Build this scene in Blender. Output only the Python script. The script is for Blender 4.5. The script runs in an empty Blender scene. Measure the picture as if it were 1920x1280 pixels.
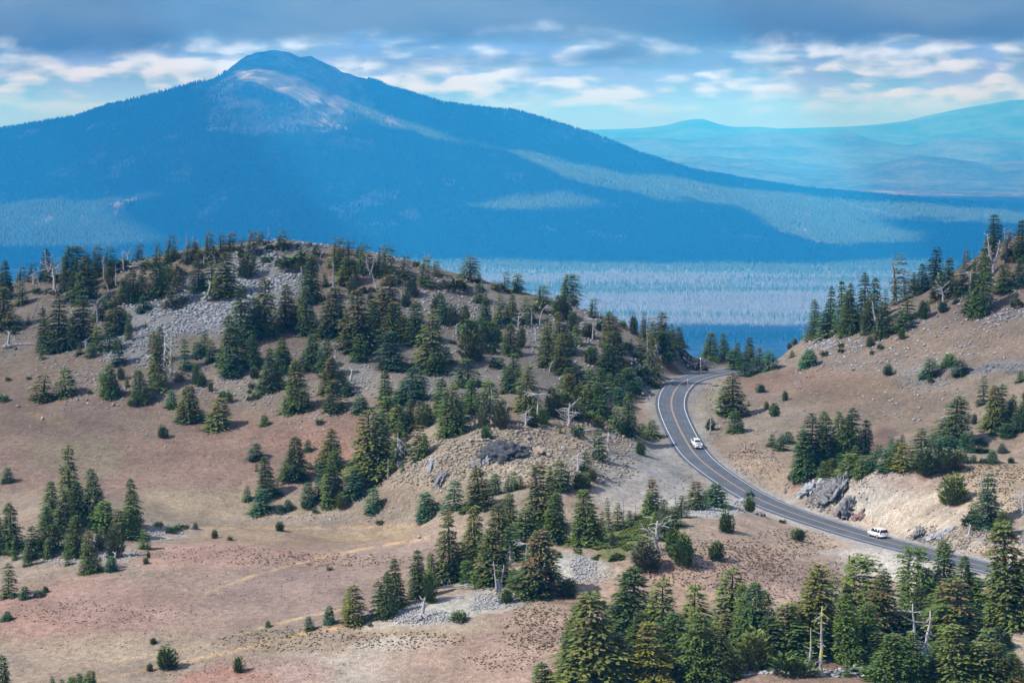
import bpy, math, random
import numpy as np
from mathutils import Vector, Matrix

# ------------------------------------------------------------------ camera, sky, sun, exposure
F_PX = 4400.0
PITCH = math.atan(400 / F_PX)
sc = bpy.context.scene
cam_d = bpy.data.cameras.new('camera'); cam = bpy.data.objects.new('camera', cam_d)
sc.collection.objects.link(cam); sc.camera = cam
cam_d.sensor_width = 36; cam_d.lens = F_PX / 1920 * 36
cam_d.clip_start = 1.0; cam_d.clip_end = 90000
cam.rotation_euler = (math.pi / 2 - PITCH, 0, 0)

SUN_EL = math.radians(47); SUN_AZ = math.radians(-112)      # azimuth clockwise from +Y
to_sun = Vector((math.sin(SUN_AZ) * math.cos(SUN_EL), math.cos(SUN_AZ) * math.cos(SUN_EL), math.sin(SUN_EL)))
sd = bpy.data.lights.new('sun', 'SUN'); so = bpy.data.objects.new('sun', sd); sc.collection.objects.link(so)
sd.energy = 4.6; sd.angle = math.radians(0.6); sd.color = (1.0, 0.945, 0.93)
so.rotation_euler = (-to_sun).to_track_quat('-Z', 'Y').to_euler()

sc.view_settings.view_transform = 'Standard'; sc.view_settings.look = 'None'
sc.view_settings.exposure = 0.78; sc.view_settings.gamma = 1; sc.view_settings.use_curve_mapping = False
sc.cycles.max_bounces = 5; sc.cycles.diffuse_bounces = 2; sc.cycles.glossy_bounces = 2
sc.cycles.transmission_bounces = 2; sc.cycles.volume_bounces = 1; sc.cycles.transparent_max_bounces = 8
sc.cycles.use_denoising = True

world = bpy.data.worlds.new('World'); sc.world = world; world.use_nodes = True
wt = world.node_tree; wt.nodes.clear()


class NB:
    """little node builder"""
    def __init__(s, tree): s.t = tree
    def n(s, typ, **kw):
        nd = s.t.nodes.new(typ)
        for k, v in kw.items(): setattr(nd, k, v)
        return nd
    def put(s, sock, v):
        if isinstance(v, bpy.types.NodeSocket): s.t.links.new(v, sock)
        elif v is not None: sock.default_value = v
    def m(s, op, a, b=None, c=None, clamp=False):
        nd = s.n('ShaderNodeMath', operation=op, use_clamp=clamp)
        s.put(nd.inputs[0], a); s.put(nd.inputs[1], b); s.put(nd.inputs[2], c)
        return nd.outputs[0]
    def mix(s, f, a, b, blend='MIX'):
        nd = s.n('ShaderNodeMix', data_type='RGBA', blend_type=blend)
        s.put(nd.inputs[0], f); s.put(nd.inputs[6], a); s.put(nd.inputs[7], b)
        return nd.outputs[2]
    def sm(s, v, lo, hi, a=0.0, b=1.0):
        nd = s.n('ShaderNodeMapRange', interpolation_type='SMOOTHSTEP')
        s.put(nd.inputs[0], v); s.put(nd.inputs[1], lo); s.put(nd.inputs[2], hi); s.put(nd.inputs[3], a); s.put(nd.inputs[4], b)
        return nd.outputs[0]
    def comb(s, x, y, z=0.0):
        nd = s.n('ShaderNodeCombineXYZ'); s.put(nd.inputs[0], x); s.put(nd.inputs[1], y); s.put(nd.inputs[2], z)
        return nd.outputs[0]
    def noise(s, vec, scale, detail=4, rough=0.55, dist=0.0):
        nd = s.n('ShaderNodeTexNoise'); s.put(nd.inputs['Vector'], vec)
        nd.inputs['Scale'].default_value = scale; nd.inputs['Detail'].default_value = detail
        nd.inputs['Roughness'].default_value = rough; nd.inputs['Distortion'].default_value = dist
        return nd.outputs['Fac']


def build_world():
    b = NB(wt)
    tc = b.n('ShaderNodeTexCoord'); sep = b.n('ShaderNodeSeparateXYZ'); wt.links.new(tc.outputs['Generated'], sep.inputs[0])
    x, y, z = sep.outputs
    az = b.m('MULTIPLY', b.m('ARCTAN2', x, y), 4.4)          # direction in the sky, 1 unit = 13 degrees
    el = b.m('MULTIPLY', b.m('ARCSINE', z), 4.4)
    # clear air behind
    sky = b.n('ShaderNodeTexSky', sky_type='NISHITA'); sky.sun_disc = False
    sky.sun_elevation = SUN_EL; sky.sun_rotation = SUN_AZ; sky.altitude = 2400; sky.ozone_density = 1.5
    skyc = b.mix(1.0, sky.outputs[0], (0.10, 0.10, 0.10, 1), 'MULTIPLY')
    horizon = b.mix(b.sm(el, 0.0, 0.26), (0.21, 0.27, 0.62, 1), (0.09, 0.21, 0.46, 1))
    air = b.mix(b.sm(el, 0.2, 1.6), horizon, skyc)
    # puffy cumulus rows
    w1 = b.noise(b.comb(b.m('MULTIPLY', az, 5.0), b.m('MULTIPLY', el, 17.0), 3.3), 1.0, 8, 0.55, 0.25)
    w2 = b.noise(b.comb(b.m('MULTIPLY', az, 9.0), b.m('MULTIPLY', el, 30.0), 8.1), 1.0, 6, 0.6, 0.2)
    vo = b.n('ShaderNodeTexVoronoi', feature='SMOOTH_F1'); vo.inputs['Scale'].default_value = 1.0; vo.inputs['Smoothness'].default_value = 0.35
    b.put(vo.inputs['Vector'], b.comb(b.m('ADD', b.m('MULTIPLY', az, 13.0), b.m('MULTIPLY', w1, 1.4)), b.m('ADD', b.m('MULTIPLY', el, 27.0), b.m('MULTIPLY', w2, 0.9)), 1.3))
    puff = b.m('SUBTRACT', 0.95, vo.outputs['Distance'])
    w0 = b.noise(b.comb(b.m('MULTIPLY', az, 1.6), b.m('MULTIPLY', el, 19.0), 1.7), 1.0, 3, 0.5)
    dens = b.m('ADD', b.m('ADD', b.m('MULTIPLY', w1, 0.52), b.m('MULTIPLY', w2, 0.20)), b.m('MULTIPLY', puff, 0.28))
    band = b.sm(el, 0.005, 0.08)
    cov = b.m('MULTIPLY', b.sm(dens, 0.385, 0.52), band)
    # tops lit, bases grey-blue: compare with the density a little lower down
    w1b = b.noise(b.comb(b.m('MULTIPLY', b.m('ADD', az, 0.012), 5.0), b.m('MULTIPLY', b.m('ADD', el, 0.016), 17.0), 3.3), 1.0, 8, 0.55, 0.25)
    vo3 = b.n('ShaderNodeTexVoronoi', feature='SMOOTH_F1'); vo3.inputs['Scale'].default_value = 1.0; vo3.inputs['Smoothness'].default_value = 0.35
    b.put(vo3.inputs['Vector'], b.comb(b.m('ADD', b.m('MULTIPLY', b.m('ADD', az, -0.012), 13.0), b.m('MULTIPLY', w1, 1.4)), b.m('ADD', b.m('MULTIPLY', b.m('ADD', el, 0.009), 27.0), b.m('MULTIPLY', w2, 0.9)), 1.3))
    lit_ = b.m('ADD', b.m('SUBTRACT', w1, w1b), b.m('MULTIPLY', b.m('SUBTRACT', vo3.outputs['Distance'], vo.outputs['Distance']), 0.30))
    relief = b.sm(lit_, -0.13, 0.13)
    white = b.mix(relief, (0.13, 0.24, 0.36, 1), (0.46, 0.61, 0.90, 1))
    c1 = b.mix(cov, air, white)
    # grey stratus streaks
    st = b.sm(w0, 0.50, 0.66)
    c2 = b.mix(b.m('MULTIPLY', b.m('MULTIPLY', st, 0.65), b.sm(el, 0.07, 0.12)), c1, (0.09, 0.12, 0.15, 1))
    # dark deck above
    e1 = b.noise(b.comb(b.m('MULTIPLY', az, 4.0), b.m('MULTIPLY', el, 9.0), 12.0), 1.0, 6, 0.58, 0.4)
    e2 = b.noise(b.comb(b.m('MULTIPLY', az, 2.2), b.m('MULTIPLY', el, 8.0), 21.0), 1.0, 4, 0.5)
    edge = b.m('ADD', el, b.m('MULTIPLY', b.m('SUBTRACT', e1, 0.5), 0.18))
    bump = b.m('MULTIPLY', b.m('POWER', b.m('MAXIMUM', b.m('SUBTRACT', az, 0.10), 0.0), 3.0), 0.035)
    deck = b.sm(b.m('ADD', edge, bump), 0.122, 0.178)
    deckc = b.mix(b.sm(e2, 0.35, 0.66), (0.036, 0.036, 0.02, 1), (0.090, 0.10, 0.07, 1))
    deckc = b.mix(b.sm(el, 0.10, 0.5), deckc, (0.16, 0.22, 0.28, 1))
    c3 = b.mix(deck, c2, deckc)
    # broken cloud overhead
    ov = b.noise(tc.outputs['Generated'], 3.0, 5, 0.55)
    over = b.mix(b.sm(ov, 0.38, 0.62), skyc, (0.56, 0.67, 0.97, 1))
    c4 = b.mix(b.sm(el, 0.5, 1.3), c3, over)
    bg = b.n('ShaderNodeBackground'); b.put(bg.inputs[0], c4); bg.inputs[1].default_value = 1.0
    out = b.n('ShaderNodeOutputWorld'); wt.links.new(bg.outputs[0], out.inputs[0])
build_world()

# ------------------------------------------------------------------ helpers
COL = sc.collection
RNG = np.random.default_rng(11)
_Fv = np.array([0, math.cos(PITCH), -math.sin(PITCH)]); _Uv = np.array([0, math.sin(PITCH), math.cos(PITCH)])

def ray(px, py):
    d = _Fv + (px - 960) / F_PX * np.array([1., 0, 0]) + (640 - py) / F_PX * _Uv
    return d / d[1]
def at(px, py, D): return ray(px, py) * D
def project(P):
    c = P @ _Fv
    return 960 + F_PX * P[..., 0] / c, 640 - F_PX * (P @ _Uv) / c

def _lat(ix, iy, seed):
    n = (ix.astype(np.int64) * 374761393 + iy.astype(np.int64) * 668265263 + seed * 974711) & 0xffffffff
    n = ((n ^ (n >> 13)) * 1274126177) & 0xffffffff
    return ((n ^ (n >> 16)) & 0xffff) / 65535.0
def vnoise(x, y, seed=0):
    ix = np.floor(x); iy = np.floor(y); fx = x - ix; fy = y - iy
    fx = fx * fx * (3 - 2 * fx); fy = fy * fy * (3 - 2 * fy)
    a = _lat(ix, iy, seed); b_ = _lat(ix + 1, iy, seed); c = _lat(ix, iy + 1, seed); d = _lat(ix + 1, iy + 1, seed)
    return (a * (1 - fx) + b_ * fx) * (1 - fy) + (c * (1 - fx) + d * fx) * fy
def fbm(x, y, seed=0, octs=4, gain=0.5):
    s = np.zeros_like(x, dtype=float); a = 1.0; t = 0
    for o in range(octs):
        s += a * (vnoise(x * 2 ** o, y * 2 ** o, seed + o * 17) - 0.5); t += a; a *= gain
    return s / t * 2
def sstep(x, a, b_):
    t = np.clip((x - a) / (b_ - a), 0, 1); return t * t * (3 - 2 * t)

def mesh_np(name, V, Fc, n=None, smooth=False, color=None, mats=None, midx=None):
    """V (k,3); Fc (m,n) faces all of one size, or list of such arrays"""
    me = bpy.data.meshes.new(name)
    V = np.asarray(V, dtype=np.float32)
    Fs = Fc if isinstance(Fc, list) else [Fc]
    Fs = [np.asarray(f, dtype=np.int32) for f in Fs if len(f)]
    me.vertices.add(len(V)); me.vertices.foreach_set('co', V.ravel())
    loops = np.concatenate([f.ravel() for f in Fs]); tot = np.concatenate([np.full(len(f), f.shape[1], np.int32) for f in Fs])
    start = np.concatenate([[0], np.cumsum(tot)[:-1]]).astype(np.int32)
    me.loops.add(len(loops)); me.loops.foreach_set('vertex_index', loops.astype(np.int32))
    me.polygons.add(len(tot)); me.polygons.foreach_set('loop_start', start)
    if smooth: me.polygons.foreach_set('use_smooth', np.ones(len(tot), bool))
    if midx is not None: me.polygons.foreach_set('material_index', np.asarray(midx, np.int32))
    me.update(calc_edges=True)
    if color is not None:
        at_ = me.color_attributes.new('tint', 'FLOAT_COLOR', 'POINT')
        c = np.ones((len(V), 4), np.float32); c[:, :color.shape[1]] = color
        at_.data.foreach_set('color', c.ravel())
    for m_ in (mats or []): me.materials.append(m_)
    return me

def link(name, me, parent=None, kind=None):
    o = bpy.data.objects.new(name, me); COL.objects.link(o)
    if parent is not None: o.parent = parent
    if kind: o['kind'] = kind
    return o
def tag(o, label, cat, group=None):
    o['label'] = label; o['category'] = cat
    if group: o['group'] = group
    return o
def empty(name, loc=(0, 0, 0)):
    o = bpy.data.objects.new(name, None); COL.objects.link(o); o.location = loc; o.empty_display_size = 0.3
    return o

class Geo:
    """collects vertices and faces of tubes, boxes and blobs into ONE mesh"""
    def __init__(s): s.v = []; s.q = []; s.t = []; s.n = 0
    def add(s, V, quads=(), tris=()):
        s.v.append(np.asarray(V, float))
        if len(quads): s.q.append(np.asarray(quads) + s.n)
        if len(tris): s.t.append(np.asarray(tris) + s.n)
        s.n += len(V)
    def tube(s, pts, rad, k=6):
        pts = np.asarray(pts, float); rad = np.asarray(rad, float); m = len(pts)
        T = np.gradient(pts, axis=0); T /= np.linalg.norm(T, axis=1)[:, None] + 1e-9
        ref = np.array([0., 0, 1]) if abs(T[0][2]) < 0.9 else np.array([1., 0, 0])
        A = np.cross(T, ref); A /= np.linalg.norm(A, axis=1)[:, None] + 1e-9; B = np.cross(T, A)
        th = np.linspace(0, 2 * np.pi, k, endpoint=False)
        V = pts[:, None] + rad[:, None, None] * (np.cos(th)[None, :, None] * A[:, None] + np.sin(th)[None, :, None] * B[:, None])
        V = V.reshape(-1, 3); q = []
        for i in range(m - 1):
            for j in range(k): q.append((i * k + j, i * k + (j + 1) % k, (i + 1) * k + (j + 1) % k, (i + 1) * k + j))
        V = np.vstack([V, pts[-1:], pts[:1]]); e = m * k
        t = [((m - 1) * k + j, (m - 1) * k + (j + 1) % k, e) for j in range(k)] + [((j + 1) % k, j, e + 1) for j in range(k)]
        s.add(V, q, t)
    def box(s, c, d, R=None):
        c = np.asarray(c, float); h = np.asarray(d, float) / 2
        V = np.array([[i, j, k] for k in (-1, 1) for j in (-1, 1) for i in (-1, 1)], float) * h
        if R is not None: V = V @ np.asarray(R).T
        s.add(V + c, [(0, 2, 3, 1), (4, 5, 7, 6), (0, 1, 5, 4), (2, 6, 7, 3), (0, 4, 6, 2), (1, 3, 7, 5)])
    def mesh(s, name, mats=None, smooth=False):
        Fs = []
        if s.q: Fs.append(np.vstack(s.q))
        if s.t: Fs.append(np.vstack(s.t))
        return mesh_np(name, np.vstack(s.v), Fs, smooth=smooth, mats=mats)

# ------------------------------------------------------------------ materials
def mat(name, color=(0.5, 0.5, 0.5), rough=0.8, metal=0.0, spec=0.5):
    m_ = bpy.data.materials.new(name); m_.use_nodes = True
    p = m_.node_tree.nodes['Principled BSDF']
    p.inputs['Base Color'].default_value = (*color, 1); p.inputs['Roughness'].default_value = rough
    p.inputs['Metallic'].default_value = metal; p.inputs['Specular IOR Level'].default_value = spec
    return m_
def nb(m_): return NB(m_.node_tree), m_.node_tree.nodes['Principled BSDF']
def geo_pos(b): return b.n('ShaderNodeNewGeometry').outputs['Position']
def bump(b, p, h, strength, dist):
    nd = b.n('ShaderNodeBump'); nd.inputs['Strength'].default_value = strength; nd.inputs['Distance'].default_value = dist
    b.put(nd.inputs['Height'], h); b.put(p.inputs['Normal'], nd.outputs[0])

def ground_mat():
    m_ = mat('volcanic_ground', rough=0.95, spec=0.1); b, p = nb(m_)
    a = b.n('ShaderNodeAttribute', attribute_name='tint'); pos = geo_pos(b)
    n1 = b.noise(pos, 0.09, 5, 0.6); n2 = b.noise(pos, 0.9, 4, 0.65); n3 = b.noise(pos, 4.5, 3, 0.7)
    k1 = b.sm(n1, 0.3, 0.7, 0.84, 1.15); k2 = b.sm(n2, 0.25, 0.75, 0.74, 1.26); k3 = b.sm(n3, 0.3, 0.7, 0.62, 1.38)
    k = b.m('MULTIPLY', b.m('MULTIPLY', k1, k2), k3)
    vv = b.n('ShaderNodeVectorMath', operation='SCALE'); b.put(vv.inputs[0], a.outputs['Color']); b.put(vv.inputs['Scale'], k)
    # dry herb clumps and little stones
    vo = b.n('ShaderNodeTexVoronoi'); b.put(vo.inputs['Vector'], pos); vo.inputs['Scale'].default_value = 0.55
    dots = b.m('MULTIPLY', b.sm(vo.outputs['Distance'], 0.16, 0.30, 1.0, 0.0), b.sm(b.noise(pos, 0.05, 3), 0.42, 0.6))
    c = b.mix(b.m('MULTIPLY', dots, 0.28), vv.outputs[0], (0.08, 0.052, 0.037, 1))
    vo2 = b.n('ShaderNodeTexVoronoi'); b.put(vo2.inputs['Vector'], pos); vo2.inputs['Scale'].default_value = 1.3
    peb = b.m('MULTIPLY', b.sm(vo2.outputs['Distance'], 0.10, 0.17, 1.0, 0.0), b.sm(b.noise(pos, 0.11, 3), 0.48, 0.62))
    c = b.mix(b.m('MULTIPLY', peb, 0.5), c, (0.22, 0.22, 0.21, 1))
    b.put(p.inputs['Base Color'], c)
    h = b.m('ADD', b.m('MULTIPLY', n2, 0.5), b.m('MULTIPLY', n3, 0.35)); bump(b, p, h, 0.8, 0.6)
    return m_
def rock_mat(name, c1, c2, sc_=1.2):
    m_ = mat(name, rough=0.92, spec=0.2); b, p = nb(m_); pos = geo_pos(b)
    n = b.noise(pos, sc_, 6, 0.65); n2 = b.noise(pos, sc_ * 5, 4, 0.7)
    c = b.mix(b.sm(n, 0.35, 0.65), (*c1, 1), (*c2, 1)); c = b.mix(b.sm(n2, 0.45, 0.75, 0.0, 0.5), c, (c1[0] * .45, c1[1] * .45, c1[2] * .45, 1))
    oi = b.n('ShaderNodeObjectInfo')
    b.put(p.inputs['Base Color'], c); bump(b, p, b.m('ADD', n, b.m('MULTIPLY', n2, 0.5)), 0.7, 0.3)
    return m_
def foliage_mat():
    m_ = mat('conifer_needles', rough=0.75, spec=0.25); b, p = nb(m_)
    oi = b.n('ShaderNodeObjectInfo'); a = b.n('ShaderNodeAttribute', attribute_name='tint'); sp = b.n('ShaderNodeSeparateColor'); b.put(sp.inputs[0], a.outputs['Color'])
    # tint.r = brightness of a spray, tint.g = how likely it is brown (cones, dead sprays)
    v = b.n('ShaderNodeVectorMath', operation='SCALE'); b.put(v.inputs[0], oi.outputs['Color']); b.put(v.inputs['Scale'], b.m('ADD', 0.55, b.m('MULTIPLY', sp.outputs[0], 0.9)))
    f = b.sm(b.m('ADD', sp.outputs[1], oi.outputs['Alpha']), 0.85, 1.15)
    c = b.mix(b.m('MULTIPLY', f, 0.85), v.outputs[0], (0.16, 0.095, 0.045, 1))
    b.put(p.inputs['Base Color'], c)
    return m_
def bark_mat():
    m_ = mat('bark', rough=0.9, spec=0.2); b, p = nb(m_); oi = b.n('ShaderNodeObjectInfo'); pos = geo_pos(b)
    n = b.noise(pos, 2.5, 4); c = b.mix(b.sm(n, 0.35, 0.7), oi.outputs['Color'], (0.07, 0.05, 0.04, 1), 'MIX')
    li = b.noise(pos, 1.1, 3); f = b.m('MULTIPLY', b.sm(li, 0.47, 0.55), oi.outputs['Alpha'])
    nd = b.mix(b.sm(n, 0.3, 0.7, 0.0, 0.35), oi.outputs['Color'], (0.10, 0.085, 0.075, 1))
    b.put(p.inputs['Base Color'], b.mix(f, nd, (0.30, 0.33, 0.08, 1)))
    return m_
M_GROUND = ground_mat(); M_LEAF = foliage_mat(); M_BARK = bark_mat()
M_SCREE = rock_mat('grey_stone', (0.14, 0.148, 0.158), (0.33, 0.34, 0.35)); M_LAVA = rock_mat('dark_lava', (0.022, 0.026, 0.030), (0.080, 0.086, 0.092), 1.6)
M_TANROCK = rock_mat('tan_stone', (0.19, 0.16, 0.12), (0.28, 0.24, 0.19)); M_BLUEROCK = rock_mat('blue_grey_stone', (0.095, 0.10, 0.103), (0.18, 0.184, 0.185), 0.8)
M_PALEROCK = rock_mat('pale_stone', (0.20, 0.207, 0.207), (0.35, 0.35, 0.345)); M_REDROCK = rock_mat('red_brown_stone', (0.13, 0.09, 0.08), (0.19, 0.13, 0.11))
# ------------------------------------------------------------------ the near hills: heights through measured points
ROADPTS = [(2120, 1135, 350), (1990, 1098, 364), (1855, 1064, 381), (1699, 1025, 406), (1600, 998, 424), (1500, 966, 441), (1451, 948, 450), (1399, 923, 460),
           (1335, 880, 473), (1306, 856, 481), (1280, 815, 499), (1262, 775, 521), (1258, 757, 531), (1262.5, 736, 544), (1278, 717, 557),
           (1292, 710, 566), (1319, 702.5, 577), (1352, 696, 589), (1395, 692, 603), (1450, 690, 622), (1530, 690, 650)]
GP = """
0,545,640 100,512,632 250,488,625 400,462,618 520,452,615 590,458,613 680,474,611 760,487,609 830,508,606 900,526,604 1000,556,600 1100,584,594 1200,622,586 1270,648,580 1310,664,584 1345,684,596
0,600,590 100,600,585 100,650,562 250,640,556 300,580,580 450,580,572 450,510,598 600,520,592 600,600,562 750,600,560 750,530,588 750,700,526 600,700,526 450,680,536 900,700,530 1000,650,556 900,620,564 1100,700,536 1100,640,562 350,660,546 220,690,538 0,700,545
1200,690,552 1240,700,556 1260,680,572 1150,740,530 1218,740,538 1180,790,508
100,760,520 0,760,522 300,780,511 450,750,515 600,760,506 100,850,489 0,900,474 300,870,480 450,850,484 600,860,478 200,930,462 450,930,462 600,930,458 600,972,452 400,972,453 780,968,444 740,800,487 660,850,478 700,900,462 760,925,446
300,995,436 540,998,434 820,992,431 0,985,448 60,960,448 150,965,438 230,975,436 150,1040,420 40,1055,418 270,1010,430 330,1000,436
300,1050,410 100,1100,398 600,1080,396 300,1180,370 0,1180,376 0,1275,352 400,1275,345 700,1275,338 900,1275,335 600,1180,360 700,1160,363 750,1100,382 780,1040,404 850,1180,354 800,1130,366
900,820,455 950,785,470 1000,840,452 1080,760,492 1100,880,440 1150,810,482 1200,835,482 800,870,446 850,940,425 950,920,428 1040,930,424 1130,960,424 1000,1010,396 1050,1060,378 900,1080,378 1090,930,430 1225,835,489 1250,900,457 1180,930,440 1160,870,462 1300,925,449
1200,985,405 1110,1010,398 1300,965,417 1350,945,433 1400,940,447 1240,1040,380 1300,1050,380 1400,1000,402 1480,1050,391 1400,1130,364 1200,1150,356 1100,1100,372 1050,1250,334 1300,1270,325 1600,1270,322 1850,1210,345 1900,1150,362 1900,1270,330 1600,1060,398 1540,1000,425 1750,1110,384 1600,1150,356 1500,1200,343 1730,1180,358
1315,745,549 1322,790,515 1330,720,562 1345,700,574 1360,705,566 1380,735,548 1375,780,526 1400,840,490 1350,840,492 1420,880,470 1470,850,478 1480,780,510 1400,700,568 1450,680,578 1500,700,560 1480,650,602 1430,655,612 1360,668,618 1500,640,604
1530,632,600 1600,600,596 1700,560,592 1800,508,588 1860,474,584 1920,455,578 1700,620,562 1800,620,552 1900,565,560 1900,515,572 1700,700,535 1850,690,524 1600,750,525 1700,800,504 1520,885,462 1500,905,458 1560,840,488 1800,760,506 1900,780,478 1900,720,504 1840,820,470
1600,895,448 1650,884,441 1730,875,437 1800,872,440 1900,864,444 1700,850,462 1800,850,462 1640,860,462 1900,850,462
1550,920,450 1600,950,437 1700,940,428 1650,980,424 1800,930,427 1900,940,414 1800,1000,408 1880,1010,400 1760,1015,404 1850,1035,394
"""
pts = []
for tok in GP.split():
    a_, b_, c_ = (float(t) for t in tok.split(',')); pts.append(at(a_, b_, c_))
for (a_, b_, c_) in ROADPTS[1:-2]: pts.append(at(a_, b_, c_))
pts = [tuple(p) for p in pts]
crest = [(0, 545, 640), (250, 488, 625), (520, 452, 615), (760, 487, 609), (1000, 556, 600), (1200, 622, 590), (1300, 664, 600), (1420, 660, 625), (1500, 640, 615), (1700, 560, 602), (1860, 474, 598), (1920, 455, 590)]
for (a_, b_, c_) in crest:
    q = at(a_, b_, c_)
    for dy, dz in ((35, 12), (90, 45), (170, 95), (300, 180)): pts.append((q[0] * (1 + dy / 900), q[1] + dy, q[2] - dz))
for x_ in (-230, -300, 230, 300):
    s_ = 1 if x_ > 0 else 0
    pts += [(x_, 330, -84 + 8 * s_), (x_, 420, -78 + 10 * s_), (x_, 500, -66 + 8 * s_), (x_, 570, -50 + 10 * s_), (x_, 640, -42 + 12 * s_), (x_, 760, -110), (x_, 900, -190)]
for x_ in (-160, -60, 60, 160):
    pts += [(x_, 250, -72), (x_, 170, -55), (x_, 90, -34), (x_, 30, -12), (x_, -40, -4)]
pts += [(0, 0, -2.2), (0, 60, -18)]
P = np.array(pts); PX = P[:, :2] / 100.0
def _tps(r2): return 0.5 * r2 * np.log(r2 + 1e-12)
K = _tps(((PX[:, None] - PX[None]) ** 2).sum(-1)) + np.eye(len(PX)) * 0.0025
A_ = np.zeros((len(PX) + 3, len(PX) + 3)); A_[:len(PX), :len(PX)] = K; A_[:len(PX), -3:] = np.c_[np.ones(len(PX)), PX]; A_[-3:, :len(PX)] = A_[:len(PX), -3:].T
W_ = np.linalg.solve(A_, np.r_[P[:, 2], 0, 0, 0])
def base_h(X, Y):
    sh = X.shape; X = X.ravel() / 100; Y = Y.ravel() / 100; out = np.empty(len(X))
    for i in range(0, len(X), 20000):
        x = X[i:i + 20000]; y = Y[i:i + 20000]
        r2 = (x[:, None] - PX[None, :, 0]) ** 2 + (y[:, None] - PX[None, :, 1]) ** 2
        out[i:i + 20000] = _tps(r2) @ W_[:-3] + W_[-3] + W_[-2] * x + W_[-1] * y
    return out.reshape(sh)

# road centre line, one point per metre
rp = np.array([at(*t) for t in ROADPTS])
def smooth_curve(p, n=24):
    out = []
    q = np.vstack([2 * p[0] - p[1], p, 2 * p[-1] - p[-2]])
    for i in range(1, len(q) - 2):
        for t in np.linspace(0, 1, n, endpoint=False):
            out.append(0.5 * ((2 * q[i]) + (-q[i - 1] + q[i + 1]) * t + (2 * q[i - 1] - 5 * q[i] + 4 * q[i + 1] - q[i + 2]) * t * t + (-q[i - 1] + 3 * q[i] - 3 * q[i + 1] + q[i + 2]) * t ** 3))
    return np.array(out + [p[-1]])
rc = smooth_curve(rp)
s_ = np.r_[0, np.cumsum(np.linalg.norm(np.diff(rc[:, :2], axis=0), axis=1))]
ss = np.arange(0, s_[-1], 1.0); RC = np.stack([np.interp(ss, s_, rc[:, i]) for i in range(3)], 1)
ker = np.hanning(27); ker /= ker.sum()
for i in range(3):
    RC[:, i] = np.convolve(np.pad(RC[:, i], 13, mode='reflect', reflect_type='odd'), ker, 'valid')
RT = np.gradient(RC, axis=0); RT[:, 2] = 0; RT /= np.linalg.norm(RT, axis=1)[:, None]
RN = np.stack([RT[:, 1], -RT[:, 0], RT[:, 0] * 0], 1)             # to the right of the direction of travel
BANK = -0.06 * sstep(RC[:, 1], 455, 500)                          # outside (left) edge of the bend is higher
def near_road(X, Y):
    sh = X.shape; x = X.ravel(); y = Y.ravel(); d = np.full(len(x), 1e3); off = np.zeros(len(x)); z = np.zeros(len(x))
    sel = np.where((y > RC[:, 1].min() - 40) & (y < RC[:, 1].max() + 40) & (x > RC[:, 0].min() - 40))[0]
    for i in range(0, len(sel), 8000):
        s = sel[i:i + 8000]
        r2 = (x[s, None] - RC[None, :, 0]) ** 2 + (y[s, None] - RC[None, :, 1]) ** 2
        j = r2.argmin(1); d[s] = np.sqrt(r2[np.arange(len(s)), j])
        off[s] = (x[s] - RC[j, 0]) * RN[j, 0] + (y[s] - RC[j, 1]) * RN[j, 1]
        z[s] = RC[j, 2] + BANK[j] * np.clip(off[s], -5, 5)
    return d.reshape(sh), off.reshape(sh), z.reshape(sh)
def height(X, Y):
    X = np.asarray(X, float); Y = np.asarray(Y, float)
    h = base_h(X, Y)
    h = h + fbm(X / 9, Y / 14, 5, 4) * 0.55 + fbm(X / 2.2, Y / 2.2, 9, 3) * 0.16
    h = h + 0.8 * fbm(X / 30, Y / 30, 31, 2)
    far = sstep(Y, 640, 760); h = h + far * fbm(X / 60, Y / 60, 3, 3) * 8
    d, off, z = near_road(X, Y)
    w = 1 - sstep(d, 4.6, 12.0)
    h = h * (1 - w) + (z - 0.16) * w
    return h
# grids: fine where the photograph looks, coarse around
X0, X1, Y0, Y1, ST = -176, 176, 318, 664, 0.8
gx = np.arange(X0, X1 + .01, ST); gy = np.arange(Y0, Y1 + .01, ST)
GX, GY = np.meshgrid(gx, gy); H = height(GX, GY)
def hat(x, y):
    """height of the hillside under (x, y)"""
    x = np.asarray(x, float); y = np.asarray(y, float)
    u = np.clip((x - X0) / ST, 0, len(gx) - 1.001); v = np.clip((y - Y0) / ST, 0, len(gy) - 1.001)
    i = u.astype(int); j = v.astype(int); fu = u - i; fv = v - j
    return (H[j, i] * (1 - fu) + H[j, i + 1] * fu) * (1 - fv) + (H[j + 1, i] * (1 - fu) + H[j + 1, i + 1] * fu) * fv
def ground_at(px, py):
    """where the line of sight through a spot of the photograph meets the hillside"""
    D = np.arange(322, 662, 0.4); r = ray(px, py); x = r[0] * D; z = r[2] * D; g = hat(x, D) - z
    k = np.where(g >= 0)[0]
    i = k[0] if len(k) else int(np.argmax(g[(D < 645)]))
    return np.array([x[i], D[i], float(hat(x[i], D[i]))])

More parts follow.
